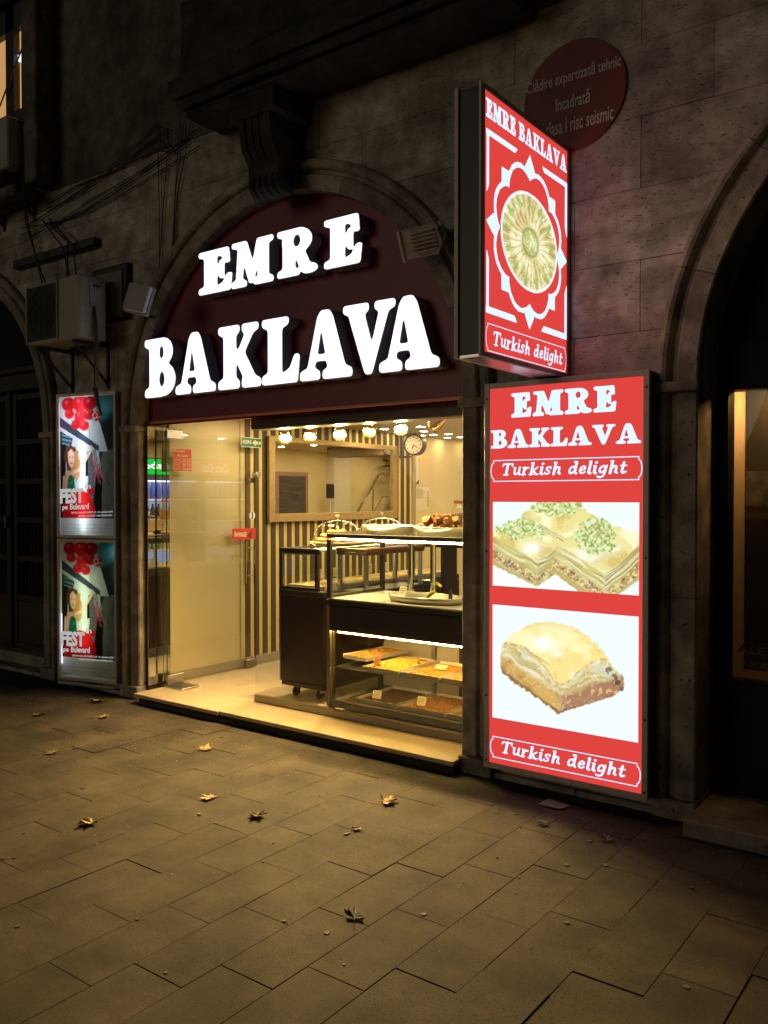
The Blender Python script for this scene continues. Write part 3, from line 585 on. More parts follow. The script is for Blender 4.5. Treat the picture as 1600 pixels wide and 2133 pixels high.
# --- tall sign on the pier
t = thing('light_box_sign', 'tall red light box on the right pier with two pictures of baklava', 'illuminated sign')
MB().box(-2.385, -1.467, 4.152, 4.262, .10, 2.222).obj('case', mat('box_sheet', (.05, .048, .045), .5, .3), t)
sign_frame('frame', t, -2.388, -1.464, 4.14, 4.27, .098, 2.225, .030, 4.138, M_frame)
sc_ = MB()
for z in (2.14, .5, 1.3, .14):
    for x in (-2.373, -1.479): sc_.lathe([(.0001, -.004), (.006, -.004), (.006, 0)], (x, 4.138, z), 8, axis='Y')
sc_.obj('screw', M_black, t)
MB().box(-2.358, -1.494, 4.148, 4.151, .128, 2.195).obj('face', M_red, t)
Yp = 4.1465
def lay(me, nm, m, par, O=(0, Yp, 0), U=(1, 0, 0), V=(0, 0, 1)): me.materials.append(m); place(me, O, U, V); return link(nm, me, par)
lay(fat_word('EMRE', -2.226, -1.634, 2.03, 2.162, gap=.05), 'lettering', M_wht, t); lay(fat_word('BAKLAVA', -2.351, -1.507, 1.866, 1.967, gap=.02), 'lettering', M_wht, t)
def ribbon(P, w):
    s = MB()
    for a, b in zip(P[:-1], P[1:]):
        d = np.array(b)-np.array(a); d = d/np.linalg.norm(d); n = np.array([-d[1], d[0]])*w/2; e = d*w/2; A = np.array(a)-e; B = np.array(b)+e
        s.add([(*(A+n), 0), (*(B+n), 0), (*(B-n), 0), (*(A-n), 0)], [(0, 1, 2, 3)])
    me = bpy.data.meshes.new('ribbon'); me.from_pydata(s.v, [], s.f); return me
def plaque(x0, x1, z0, z1, n=.018, bul=.016):
    L = [(x0, z1-.0)]; zc = (z0+z1)/2; hh = (z1-z0)/2-.014
    right = [(x1-n, z1), (x1-n, z1-.014)]+[(x1-n+bul*math.cos(a), zc+hh*math.sin(a)) for a in np.linspace(1.4, -1.4, 9)]+[(x1-n, z0+.014), (x1-n, z0)]
    left = [(x0+n, z0), (x0+n, z0+.014)]+[(x0+n-bul*math.cos(a), zc+hh*math.sin(a)) for a in np.linspace(-1.4, 1.4, 9)]+[(x0+n, z1-.014), (x0+n, z1)]
    return right+left+[right[0]]
for zz in (1.69, .165):
    lay(ribbon(plaque(-2.352, -1.500, zz-.004, zz+.11), .005), 'border_line', M_wht, t)
    lay(script_word('Turkish delight', -2.28, -1.575, zz+.028, .066), 'lettering', M_wht, t)
o = link('picture', baklava_print(1).mesh('picture', (-2.338, Yp, 1.112), (.824, 0, 0), (0, 0, .461), M_ink), t)
o = link('picture', baklava_print(2).mesh('picture', (-2.338, Yp, .380), (.824, 0, 0), (0, 0, .627), M_ink), t)
# --- projecting sign
t = thing('projecting_sign', 'red light box projecting above the tall sign, with a baklava tray', 'illuminated sign')
x0, x1, y0, y1, z0, z1 = -2.098, -1.955, 3.355, 4.297, 2.235, 3.465
MB().box(x0+.012, x1-.012, y0+.012, y1, z0+.012, z1-.012).obj('case', mat('box_side', (.03, .034, .032), .4, .3), t)
s = MB()
for xa, xb in ((x0, x0+.022), (x1-.014, x1)):
    s.cbox(xa, xb, y0, y0+.036, z0, z1, .002).cbox(xa, xb, y1-.03, y1, z0, z1, .002).cbox(xa, xb, y0+.036, y1-.03, z0, z0+.026, .002).cbox(xa, xb, y0+.036, y1-.03, z1-.026, z1, .002)
s.obj('frame', M_frame, t)
MB().box(x0+.022, x1-.014, y0+.01, y1, z0, z0+.012).obj('bottom_plate', mat('bare_aluminium', (.62, .6, .58), .28, .85), t)
s = MB()
for y, z in ((y0+.06, z0+.012), (y0+.45, z0+.012), (y1-.06, z0+.012)): s.lathe([(.0001, .002), (.005, .002), (.005, 0)], (x1+.0, y, z), 8, axis='X')
s.obj('screw', M_black, t)
MB().box(x1-.012, x1-.006, y0+.036, y1-.03, z0+.024, z1-.026).obj('face', M_red, t)
XF = x1-.0035
def layp(me, nm, m): return lay(me, nm, m, t, (XF, 0, 0), (0, 1, 0), (0, 0, 1))
layp(fat_word('EMRE BAKLAVA', 3.402, 4.258, 3.322, 3.408, gap=.02), 'lettering', M_wht)
layp(ribbon(plaque(3.405, 4.262, 2.268, 2.392), .004), 'border_line', M_wht); layp(script_word('Turkish delight', 3.475, 4.215, 2.30, .066), 'lettering', M_wht)
h = .0045; ys = np.arange(3.38, 4.30, h); zs = np.arange(2.40, 3.31, h); Yg, Zg = np.meshgrid(ys, zs); u = (Yg-3.835)/.43; v = (Zg-2.855)/.43; r_ = np.hypot(u, v); an = np.arctan2(v, u)
fl = .69+.13*np.abs(np.sin(4*an))**.8; m = (r_ > fl)*(r_ < fl+.06+.05*(np.abs(np.cos(4*an)) > .92))
for kk in range(8):
    ca, sa = math.cos(kk*math.pi/4), math.sin(kk*math.pi/4); rr = .84 if kk % 2 == 0 else .80
    du, dv = u-rr*ca, v-rr*sa
    if kk % 2 == 0: m |= (np.abs(du*ca+dv*sa)/.16+np.abs(-du*sa+dv*ca)/.12) < 1
    else: m |= (np.abs(du) < .095)*(np.abs(dv) < .095)*(r_ > .66)
m |= False; m &= ~(r_ < fl)
for sx, sz in ((-1, -1), (-1, 1), (1, -1), (1, 1)):
    au, av = u*sx, v*sz
    m |= ((av > .90)*(av < .965)*(au > .30+(.965-av)*1.0)*(au < 1.0)) | ((au > .935)*(au < .995)*(av > .28+(.995-au)*2)*(av < .965))
layp(fill_mesh(contours(blur(m.astype(float), .7), ys[0], zs[0], h), step=1), 'ornament', M_wht)
c3 = baklava_print(3); me = c3.mesh('picture', (XF+.0015, 3.535, 2.612), (0, .61, 0), (0, 0, .485), M_ink)
bm = bmesh.new(); bm.from_mesh(me); dl = [v_ for v_ in bm.verts if ((v_.co.y-3.84)/.305)**2+((v_.co.z-2.8545)/.2425)**2 > 1]; bmesh.ops.delete(bm, geom=dl, context='VERTS'); bm.to_mesh(me); bm.free(); link('picture', me, t)
# --- two poster light boxes, turned a little to the right
def poster_canvas():
    nx, ny, asp = 110, 220, .5; c = Canvas(nx, ny, asp, (208, 214, 216)); n = fbm((ny, nx), 5, 9, 4, 77)
    c.put(c.X > .36, (52, 56, 52)); c.poly([(.36, .0), (.5, 0), (.5, .62), (.40, .60), (.36, .5)], (120, 124, 118)); c.put((n > .6)*(c.X > .42)*(c.Y < .6), (90, 92, 86), .6)
    c.poly([(.30, 1), (.5, 1), (.5, .90), (.44, .84), (.36, .82)], (66, 150, 156), 1, 3); c.ell(.43, .92, .05, .04, (110, 190, 196), .8, 3)
    c.poly([(.30, .74), (.34, .84), (.37, .80), (.44, .60), (.36, .60)], (224, 236, 236)); c.poly([(.0, .84), (.0, .76), (.36, .60), (.36, .66)], (206, 216, 224)); c.poly([(.0, .86), (.36, .64), (.36, .60), (.0, .79)], (62, 70, 84)); c.poly([(0, .76), (.12, .70), (.10, .62), (0, .60)], (54, 66, 66))
    for k in range(3): c.poly([(.02, .735-.03*k), (.11, .715-.03*k), (.11, .700-.03*k), (.02, .72-.03*k)], (110, 160, 176), .8)
    c.put((c.X < .055)*(c.Y < .66), (34, 32, 28)); c.poly([(.22, .18), (.30, .22), (.36, .44), (.33, .62), (.25, .60), (.26, .4)], (96, 100, 102)); c.poly([(.28, .10), (.38, .10), (.39, .50), (.34, .46)], (26, 26, 28)); c.poly([(.235, .42), (.262, .43), (.258, .56), (.238, .55)], (30, 30, 32))
    for k in range(4): c.line([(.30+.018*k, .62-.01*k), (.33+.018*k, .46-.01*k)], .006, (210, 218, 214), .8)
    hn = fbm((ny, nx), 22, 44, 3, 5); e = 1-((c.X-.105)/.068)**2-((c.Y-.555)/.105)**2; c.put(np.clip((e+hn*.9-.45)*5, 0, 1), (92, 56, 34)); e = 1-((c.X-.145)/.045)**2-((c.Y-.50)/.115)**2; c.put(np.clip((e+hn*1.1-.55)*4, 0, 1), (206, 150, 84), .9)
    c.poly([(.025, .32), (.05, .46), (.085, .47), (.125, .45), (.14, .30)], (222, 170, 138), 1, .8); c.poly([(.055, .27), (.075, .42), (.10, .44), (.13, .42), (.145, .28)], (22, 104, 70), 1, .6); c.put((hn > .68)*(np.abs(c.X-.1) < .04)*(np.abs(c.Y-.35) < .07), (70, 160, 110), .8)
    c.poly([(.078, .60), (.075, .54), (.088, .50), (.103, .488), (.12, .50), (.132, .545), (.128, .60), (.105, .625)], (240, 200, 178), 1, .7); c.ell(.093, .566, .006, .005, (96, 60, 50), .9, .5); c.ell(.117, .566, .006, .005, (96, 60, 50), .9, .5); c.ell(.106, .522, .013, .009, (170, 40, 50), .9, .5); c.ell(.106, .525, .009, .003, (246, 232, 228), .9)
    c.line([(.13, .455), (.19, .475), (.25, .56), (.285, .61), (.288, .635)], .022, (234, 196, 168), .95); c.line([(.29, .62), (.262, .82)], .003, (80, 60, 60)); c.line([(.035, .42), (.03, .31), (.07, .27), (.11, .275)], .02, (222, 170, 138))
    for k in range(16):
        a = k*1.7; c.line([(.33+.03*math.sin(a), .50+.045*math.cos(a*1.3)), (.34+.045*math.cos(a*1.1), .42+.06*math.sin(a*.8))], .004, (206, 96, 110), .9)
    c.line([(.36, .43), (.42, .39)], .008, (214, 110, 120)); c.line([(.30, .56), (.34, .45)], .010, (220, 120, 130))
    for cx, cy, r, col in ((.08, .95, .085, (196, 26, 36)), (.19, .95, .10, (226, 44, 48)), (.28, .95, .085, (170, 22, 32)), (.09, .88, .06, (214, 36, 44)), (.19, .86, .075, (228, 46, 54)), (.27, .87, .07, (190, 34, 44)), (.15, .80, .06, (206, 34, 44)), (.225, .79, .062, (196, 32, 40)), (.34, .855, .058, (186, 28, 38))):
        c.ell(cx, cy, r*.75, r*.62, col, 1, .8); c.ell(cx-r*.2, cy+r*.2, r*.14, r*.10, (255, 150, 160), .6, 1.5)
    c.put((np.abs(np.hypot((c.X-.325)/.02, (c.Y-.86)/.02)-1) < .14), (250, 220, 220)); c.line([(.305, .832), (.375, .85)], .004, (250, 220, 220))
    c.put(((c.X-.17)/.15)**2+((c.Y-.16)/.17)**2 < 1, (200, 26, 30)); c.ell(.285, .315, .03, .028, (190, 24, 32)); c.put(c.Y < .12, (214, 218, 214)); return c
th = math.atan2(.233, .972); ux, uy = math.cos(th), math.sin(th)
def PB(s_, d_=0): return (-5.88-ux*(.62-s_)-uy*(-d_)*1.0, 4.27-uy*(.62-s_)-ux*d_)   # s along the face from its left end, d out of the face
M_ink2 = bpy.data.materials.new('poster_paper'); M_ink2.use_nodes = True; nt = M_ink2.node_tree; nt.nodes.remove(nt.nodes['Principled BSDF'])
a_ = nt.nodes.new('ShaderNodeAttribute'); a_.attribute_name = 'ink'; tr_ = nt.nodes.new('ShaderNodeBsdfTranslucent'); df_ = nt.nodes.new('ShaderNodeBsdfDiffuse'); mx_ = nt.nodes.new('ShaderNodeMixShader'); mx_.inputs[0].default_value = .35
nt.links.new(a_.outputs['Color'], tr_.inputs[0]); nt.links.new(a_.outputs['Color'], df_.inputs[0]); nt.links.new(tr_.outputs[0], mx_.inputs[1]); nt.links.new(df_.outputs[0], mx_.inputs[2]); nt.links.new(mx_.outputs[0], nt.nodes['Material Output'].inputs[0])
M_boxin = mat('box_inside_white', (.75, .76, .74), .8); pc = poster_canvas()
M_pink = emit_mat('tube_cold', (.80, .92, 1.0), 1); M_prw = emit_mat('poster_letter', srgb(186, 190, 188), .9)
def poster(zb, zt, label, tubes, wave):
    t = thing('poster_light_box', label, 'poster box', group='poster boxes left of the shop door'); wv = .62; zc = zt-zb
    def bx(s0, s1, d0, d1, za, zb_):
        P = [PB(s0, d0), PB(s1, d0), PB(s1, d1), PB(s0, d1)]; return [(p[0], p[1], z) for z in (za, zb_) for p in P], [(0, 1, 2, 3), (4, 5, 6, 7), (0, 1, 5, 4), (1, 2, 6, 5), (2, 3, 7, 6), (3, 0, 4, 7)]
    f = MB()
    for a in ((0, .018, -.115, .012, zb, zt), (.602, .62, -.115, .012, zb, zt), (.018, .602, -.115, .012, zb, zb+.022), (.018, .602, -.115, .012, zt-.022, zt)): f.add(*bx(*a))
    f.obj('frame', M_frame, t)
    b = MB().add(*bx(.018, .602, -.115, -.11, zb+.022, zt-.022)); b.obj('back_plate', M_boxin, t)
    s0 = .024 if not wave else .034; p0 = PB(s0, -.006); p1 = PB(.598, -.006)
    link('poster', pc.mesh('poster', (p0[0], p0[1], zb+.024+(.03 if wave else 0)), (p1[0]-p0[0], p1[1]-p0[1], 0), (0, 0, zc-.05-(.03 if wave else 0)), M_ink2, warp=(lambda u, v: wave*np.sin(u*9+v*3)*np.exp(-v*4)-.001) if wave else None), t)
    for (s_, d_, za, zb_, e, col) in tubes:
        q = PB(s_, d_); MB().tube([(q[0], q[1], za), (q[0], q[1], zb_)], .013, 10).obj('tube', emit_mat('tube_%d' % int(e*10), col, e), t)
    H = zc
    def wr(txt, s0, w, z, h, bold=.02, m=M_prw, shear=0, rise=0):
        me = fit(text_mesh(txt, bold=bold, shear=shear), w, h); q = PB(s0, .0015); me.materials.append(m); place(me, (q[0], q[1], z), (ux, uy, rise), (0, 0, 1)); link('lettering', me, t)
    wr('FEST', .03, .25, zb+.235*H, .105*H, .05, rise=.03); wr('in', .295, .06, zb+.34*H, .034*H, .03, rise=.03); wr('pe', .05, .06, zb+.185*H, .034*H, .03, rise=.03); wr('Bulevard', .135, .20, zb+.195*H, .042*H, .03, rise=.03)
    wr('EDITIA A III-A, BUCURESTI, 18 - 22 octombrie 2018', .15, .43, zb+.165*H, .014*H, .02, rise=.03); wr('TEATRUL „NOTTARA” SI METROREX 2018', .22, .35, zb+.143*H, .013*H, .02, rise=.03)
    M_bl = mat('black_print', (.02, .02, .02), .6)
    for i_, tx in enumerate(('Toate spectacolele si concertele sunt gratuite, pentru toti spectatorii', 'intrarea se face numai cu rezervare din timp la agentie', 'mai multe informatii despre program la casa')): wr(tx, .05, .5-.1*(i_ == 2), zb+(.088-.025*i_)*H, .008*H, .0, M_bl)
    return t
poster(1.262, 2.455, 'upper poster light box with a woman and red balloons, brightly lit', [(.27, -.05, 1.32, 2.40, 10, (.78, .90, 1.0)), (.10, -.07, 1.9, 2.40, 6.0, (.9, .8, 1.0))], 0)
poster(.075, 1.252, 'lower poster light box with a woman and red balloons, its paper sagging', [(.27, -.07, .35, 1.0, 8.5, (.85, 1.0, .62)), (.022, -.03, .2, .62, 3.5, (.72, .78, 1.0)), (.598, -.03, .9, 1.22, 2.0, (.8, .9, 1.0))], .010)
MB().tube([PB(.02, .03)+(.05,), PB(.62, .03)+(.05,)], .012, 6).obj('bottom_rail', M_frame)
for o_ in list(COL.objects):
    if o_.name == 'bottom_rail': tag(o_, 'thin metal rail under the lower poster light box', 'rail')
# ================================================================ SHOP ROOM
SX, RX, YB, ZC, FZ = -5.56, -2.38, 13.0, 2.30, .08
M_tile = mat('cream_floor_tile', (.62, .50, .33), .22, nz=.10, nscale=2.2, objrand=.04, spec=.5)
fl = MB().box(-5.9, -2.3, 4.5, YB, -.02, FZ-.012).obj('floor', M_ground, kind='structure')
tp = MB().cbox(-.2985, .2985, -.2985, .2985, -.012, 0, .0012).mesh('tile', M_tile)
for i in range(6):
    for j in range(14):
        if j > 8 and i > 3: continue
        link('tile', tp, fl, loc=(-5.30+.6*i, 4.76+.6*j, FZ))
M_trav = mat('threshold_stone', (.58, .46, .29), .3, nz=.12, nscale=3, spec=.5)
th_ = thing('threshold_step', 'low stone step with dark riser in front of the shop door', 'step')
MB().cbox(-5.50, -4.56, 4.140, 4.458, .052, FZ, .003).obj('tread', M_trav, th_); MB().cbox(-4.557, -2.60, 4.153, 4.458, .054, FZ+.001, .003).obj('tread', M_trav, th_)
MB().box(-5.47, -2.605, 4.172, 4.5, -.03, .052).obj('riser', mat('dirty_riser', (.03, .024, .018), .8, nz=.4), th_)
MB().cbox(-5.47, -4.4, 4.160, 4.171, -.03, .028, .003).obj('riser_board', mat('riser_board', (.07, .055, .04), .8, nz=.4), th_)
# left wall: painted start, slatted wall-panelling, painted rest
wl = MB().box(SX-.12, SX, 4.545, 13, -.02, ZC+.3).obj('wall_left', M_cream, kind='structure')
M_slat = mat('grey_brown_slat', (.090, .064, .036), .55, nz=.25, nscale=4, stretch=(1, 1, .1)); M_strip = mat('yellow_strip', (.80, .62, .22), .5)
MB().box(SX, SX+.004, 5.36, 8.0, .16, ZC).obj('panel_ground', M_strip, wl)
pitch = .1085; y = 5.385; sl = None
while y < 7.95:
    if sl is None: sl = MB().cbox(0, .004, 0, .066, .165, ZC-.002, .001).mesh('slat', M_slat)
    link('slat', sl, wl, loc=(SX+.004, y, 0)); y += pitch
MB().cbox(SX, SX+.03, 7.985, 8.04, .1, ZC, .003).obj('end_trim', mat('tan_trim', (.42, .33, .2), .5), wl)
MB().cbox(SX, SX+.012, 5.325, 5.357, .165, ZC, .002).obj('corner_trim', M_cream, wl)
MB().cbox(SX, SX+.018, 4.53, 8.0, FZ, .165, .003).obj('skirting', mat('greige_skirting', (.36, .32, .24), .5), wl)
M_cream2 = mat('light_wall', (.80, .66, .33), .6)
wr = MB().box(RX, RX+.1, 4.66, YB, -.02, ZC+.3).obj('wall_right', M_cream, kind='structure')
MB().box(SX-.1, RX+.1, YB, YB+.1, -.02, ZC+.3).obj('wall_back', M_cream2, kind='structure')
ce = MB().box(SX-.1, RX+.1, 4.62, YB+.1, ZC, ZC+.1).obj('ceiling', mat('ceiling_paint', (.52, .42, .24), .6), kind='structure')
MB().cbox(-5.3, -3.2, 9.2, 9.5, ZC-.14, ZC-.001, .004).obj('ceiling_beam', mat('beam_brown', (.22, .15, .08), .6), ce)
MB().box(-5.62, SX-.0, 4.33, 4.52, .0, 2.2).obj('jamb_lining', mat('jamb_board', (.05, .04, .03), .5), wl)
mr_ = thing('mirror_strip', 'narrow mirror panels on the left jamb beside the open glass door', 'mirror')
M_mirror = mat('mirror_silver', (.82, .82, .8), .015, 1)
for i in range(3): MB().cbox(SX-.001, SX+.006, 4.325+.074*i, 4.397+.074*i, .10, 2.16, .0015).obj('mirror_panel', M_mirror, mr_)
# downlights
M_dl = emit_mat('downlight', srgb(255, 230, 180), 300.0); M_ring = mat('downlight_ring', (.8, .78, .7), .3)
M_dl2 = emit_mat('downlight_dim', srgb(255, 230, 180), 60.0); spots_xy = []
for yy, xs_ in ((5.05, (-5.12, -4.5, -3.8, -3.1)), (5.75, (-5.1, -4.3, -3.5, -2.75)), (6.4, (-4.81, -4.39, -3.98, -3.4)), (7.06, (-5.25, -4.8, -4.2, -3.3)), (7.56, (-5.44, -5.10, -4.3)), (8.05, (-5.46, -5.30, -5.10, -4.5, -3.6)), (8.56, (-5.44, -5.26, -4.8)), (9.03, (-5.40, -4.3)), (8.7, (-3.4, -2.8)), (9.75, (-3.6, -3.0)), (10.3, (-5.0, -4.2)), (10.8, (-3.3, -2.75)), (11.7, (-4.6, -3.6, -3.0))):
    spots_xy += [(x, yy) for x in xs_]
dl0 = None; dim_lens = MB().lathe([(.0001, -.003), (.040, -.003)], n=16).mesh('lens', M_dl2)
def yy_dim(x, y): return y > 7.4 and x < -4.4
for x, y in spots_xy:
    if dl0 is None:
        dl0 = thing('downlight', '', 'ceiling light', (x, y, ZC), 'round downlights set in the shop ceiling')
        MB().lathe([(.040, -.001), (.048, -.004), (.050, 0)], n=20).obj('ring', M_ring, dl0); MB().lathe([(.0001, -.003), (.040, -.003)], n=16).obj('lens', M_dl, dl0); o = dl0
    else: o = copy_tree(dl0); o.location = (x, y, ZC)
    if yy_dim(x, y): [q for q in o.children if q.name.startswith('lens')][0].data = dim_lens
    o['label'] = 'small round glowing downlight in the yellow shop ceiling'
# lamps just inside the glass: five lit reflector bulbs, one unlit
M_bulb = emit_mat('reflector_bulb', srgb(255, 214, 140), 4200.0); M_br = mat('brass_shell', (.75, .5, .22), .2, 1)
names = ['leftmost lit', 'second lit', 'third lit', 'fourth lit', 'fifth lit']
for i, (x, z, tx) in enumerate(((-4.651, 2.075, .5), (-4.389, 2.08, .45), (-4.097, 2.08, .55), (-3.816, 2.09, .35), (-3.536, 2.095, .6), (-3.24, 2.10, .9))):
    lit = i < 5
    t = thing('reflector_lamp', f'{names[i] if lit else "unlit rightmost"} reflector lamp hanging behind the top of the shop glass', 'spot lamp', (x, 4.95, z), 'row of reflector lamps behind the glass')
    A = Matrix.Rotation(math.radians(-38 if lit else -18), 4, 'X') @ Matrix.Rotation(math.radians(-20-5*(-1)**i if lit else 60), 4, 'Y')
    def sh(mb):
        mb.v = [tuple(A @ Vector(v)) for v in mb.v]; return mb
    sh(MB().lathe([(.014, .12), (.016, .075), (.024, .06), (.044, .018), (.051, -.036), (.049, -.036), (.036, .02), (.012, .07)], n=20)).obj('shell', M_br, t, smooth=True)
    sh(MB().lathe([(.0001, -.022), (.018, -.019), (.034, -.008), (.041, .004)], n=18)).obj('lens', M_bulb if lit else mat('dead_bulb', (.6, .5, .3), .2, .3), t)
    if not lit: sh(MB().lathe([(.012, .04), (.016, 0), (.016, -.04), (.004, -.05)], n=12)).obj('bulb', mat('frosted_bulb', (.8, .75, .6), .3), t)
    MB().tube([(0, 0, .10), (.01*(-1)**i, .02, .15), (0, .02, ZC-z)], .006, 6).obj('arm', M_br, t)
# --- wall mirror
t = thing('framed_mirror', 'wide mirror in a gold textured frame on the striped shop wall', 'mirror')
M_gold = mat('gold_mesh_frame', (.52, .37, .16), .42, .5, nz=.3, nscale=90, bump=.5, bscale=220)
fy0, fy1, fz0, fz1 = 5.645, 7.65, 1.368, 2.16; gx = SX+.02
s = MB()
for a in ((fy0, fy0+.08, fz0, fz1), (fy1-.08, fy1, fz0, fz1), (fy0+.08, fy1-.08, fz0, fz0+.078), (fy0+.08, fy1-.08, fz1-.05, fz1)): s.cbox(gx, gx+.035, a[0], a[1], a[2], a[3], .004)
s.obj('frame', M_gold, t); MB().box(gx, gx+.012, fy0+.07, fy1-.07, fz0+.07, fz1-.045).obj('glass', M_mirror, t)
# --- clock on a bracket
t = thing('station_clock', 'round two-faced bracket clock with brown rim by the striped wall', 'clock', (-5.37, 7.79, 2.175), rot=(0, 0, math.radians(12)))
M_cb = mat('clock_brown', (.09, .05, .03), .4); M_cf = mat('clock_face', (.8, .72, .55), .5)
MB().lathe([(.105, -.05), (.118, -.045), (.118, .045), (.105, .05), (.098, .044), (.098, -.044)], n=36, axis='Y').obj('rim', M_cb, t, smooth=False)
MB().lathe([(.0001, -.044), (.1, -.044)], n=32, axis='Y').lathe([(.0001, .044), (.1, .044)], n=32, axis='Y').obj('face', M_cf, t)
s = MB()
for k_ in range(12):
    a = k_*math.pi/6; s.add([((r__*math.sin(a)+w_*math.cos(a)), -.046, (r__*math.cos(a)-w_*math.sin(a))) for r__, w_ in ((.074, -.004), (.074, .004), (.09, .004), (.09, -.004))], [(0, 1, 2, 3)])
s.obj('hour_mark', M_black, t); MB().tube([(0, -.048, 0), (-.018, -.048, -.045)], .0045, 4).tube([(0, -.05, 0), (.045, -.05, -.035)], .003, 4).obj('hands', M_black, t)
MB().tube([(0, 0, .118), (0, 0, .125)], .01, 8).obj('stem', M_cb, t); MB().cbox(-.19, -.05, -.012, .012, -.14, -.12, .003).cbox(-.17, -.15, -.03, .03, -.15, .12, .003).obj('bracket', M_cb, t)
# --- papers on the wall beyond the stripes
M_pap = mat('paper_cream', (.78, .70, .52), .7); M_pr = mat('print_grey', (.32, .28, .22), .8)
t = thing('notice_sheet', 'printed notice sheet pinned low on the yellow wall beyond the stripes', 'notice'); MB().box(SX, SX+.003, 8.06, 8.36, 1.45, 1.715).obj('sheet', M_pap, t); s = MB()
for k_ in range(9): s.box(SX+.003, SX+.004, 8.075, 8.20+.07*random.random(), 1.69-.013*k_, 1.694-.013*k_)
for k_ in range(11): s.box(SX+.003, SX+.004, 8.30, 8.345, 1.66-.017*k_, 1.667-.017*k_)
s.obj('print', M_pr, t)
t = MB().box(SX, SX+.004, 8.14, 8.43, 1.735, 2.05).obj('blank_sheet', mat('paper_peach', (.74, .57, .32), .7)); tag(t, 'large plain tan sheet on the yellow wall above the notice', 'sheet')
t = MB().box(SX, SX+.006, 8.05, 8.135, 1.745, 2.0).obj('picture_card', mat('card_pale', (.72, .66, .52), .6)); tag(t, 'narrow pale card with a dark corner beside the tan sheet', 'card'); MB().add([(SX+.007, 8.06, 1.75), (SX+.007, 8.13, 1.75), (SX+.007, 8.13, 1.80)], [(0, 1, 2)]).obj('dark_corner', M_black, t)
# --- furniture seen in the mirror: framed board, column, hand rail, plant
t = thing('framed_board', 'dark wooden board in a pink-brown frame reflected in the wide mirror', 'board'); RW = RX
MB().cbox(RW-.03, RW, 9.0, 9.7, .9, 1.97, .004).obj('frame', mat('pinkish_frame', (.36, .22, .16), .5), t); MB().box(RW-.034, RW-.03, 9.06, 9.64, .96, 1.91).obj('board', mat('grey_planks', (.09, .07, .06), .7, nz=.6, nscale=5, stretch=(1, .5, 6)), t)
t = MB().cbox(RW-.16, RW-.0, 10.15, 10.55, .08, ZC, .006).obj('column', mat('white_column', (.72, .66, .52), .5)); tag(t, 'pale square column reflected in the middle of the wide mirror', 'column')
t = thing('card_reader', 'dark scanner on a pale stalk reflected in the wide mirror', 'scanner', (RW-.25, 9.95, 0)); MB().cbox(-.03, .03, -.07, .07, 1.58, 1.80, .01).obj('head', M_dark, t); MB().tube([(0, 0, .08), (0, 0, 1.58)], .014, 8).obj('stalk', mat('white_plastic', (.7, .66, .55), .4), t)
t = thing('stair_rail', 'chromed hand rail climbing to the right in the mirror reflection', 'hand rail'); MB().tube([(RW-.3, 10.3, 1.1), (RW-.3, 11.1, 1.95), (RW-.3, 11.2, 1.98), (RW-.3, 12.4, 1.98)], .022, 10).obj('rail', M_chrome, t)
MB().tube([(RW-.3, 10.95, 1.8), (RW-.3, 10.95, .08)], .016, 8).tube([(RW-.3, 11.6, 1.97), (RW-.3, 11.6, .08)], .016, 8).tube([(RW-.3, 10.75, 1.1), (RW-.3, 11.2, 1.6), (RW-.3, 12.3, 1.6)], .010, 8).obj('post', M_chrome, t)
def plant(loc, n, sp, h, seed, label):
    rr = random.Random(seed); t = thing('potted_plant', label, 'plant', loc); M_leaf = mat('house_leaf', (.05, .11, .03), .4); s = MB()
    for _ in range(n):
        a = rr.uniform(0, 6.28); e = rr.uniform(-.2, .9); L_ = sp*rr.uniform(.5, 1); d = Vector((math.cos(a)*math.cos(e), math.sin(a)*math.cos(e), math.sin(e))); p0 = Vector((0, 0, h))+d*L_*.5; sd = d.cross(Vector((0, 0, 1))).normalized()*L_*.22; dr = Vector((0, 0, -L_*.25))
        s.add([p0, p0+d*L_*.3+sd, p0+d*L_*.75+dr, p0+d*L_*.3-sd], [(0, 1, 2, 3)])
    s.obj('leaves', M_leaf, t); MB().tube([(0, 0, 0), (0, 0, h)], .012, 6).obj('stem', M_dark, t); MB().lathe([(.0001, -.18), (.09, -.18), (.12, 0), (.0001, -.01)], n=18).obj('pot', mat('dark_pot', (.05, .04, .035), .5), t)
plant((RW-.22, 11.75, 1.62), 26, .3, .45, 3, 'leafy plant in a dark pot reflected at the right of the mirror')
plant((RW-.22, 11.9, 1.0), 22, .26, .35, 4, 'low leafy plant under the rail reflected in the mirror')
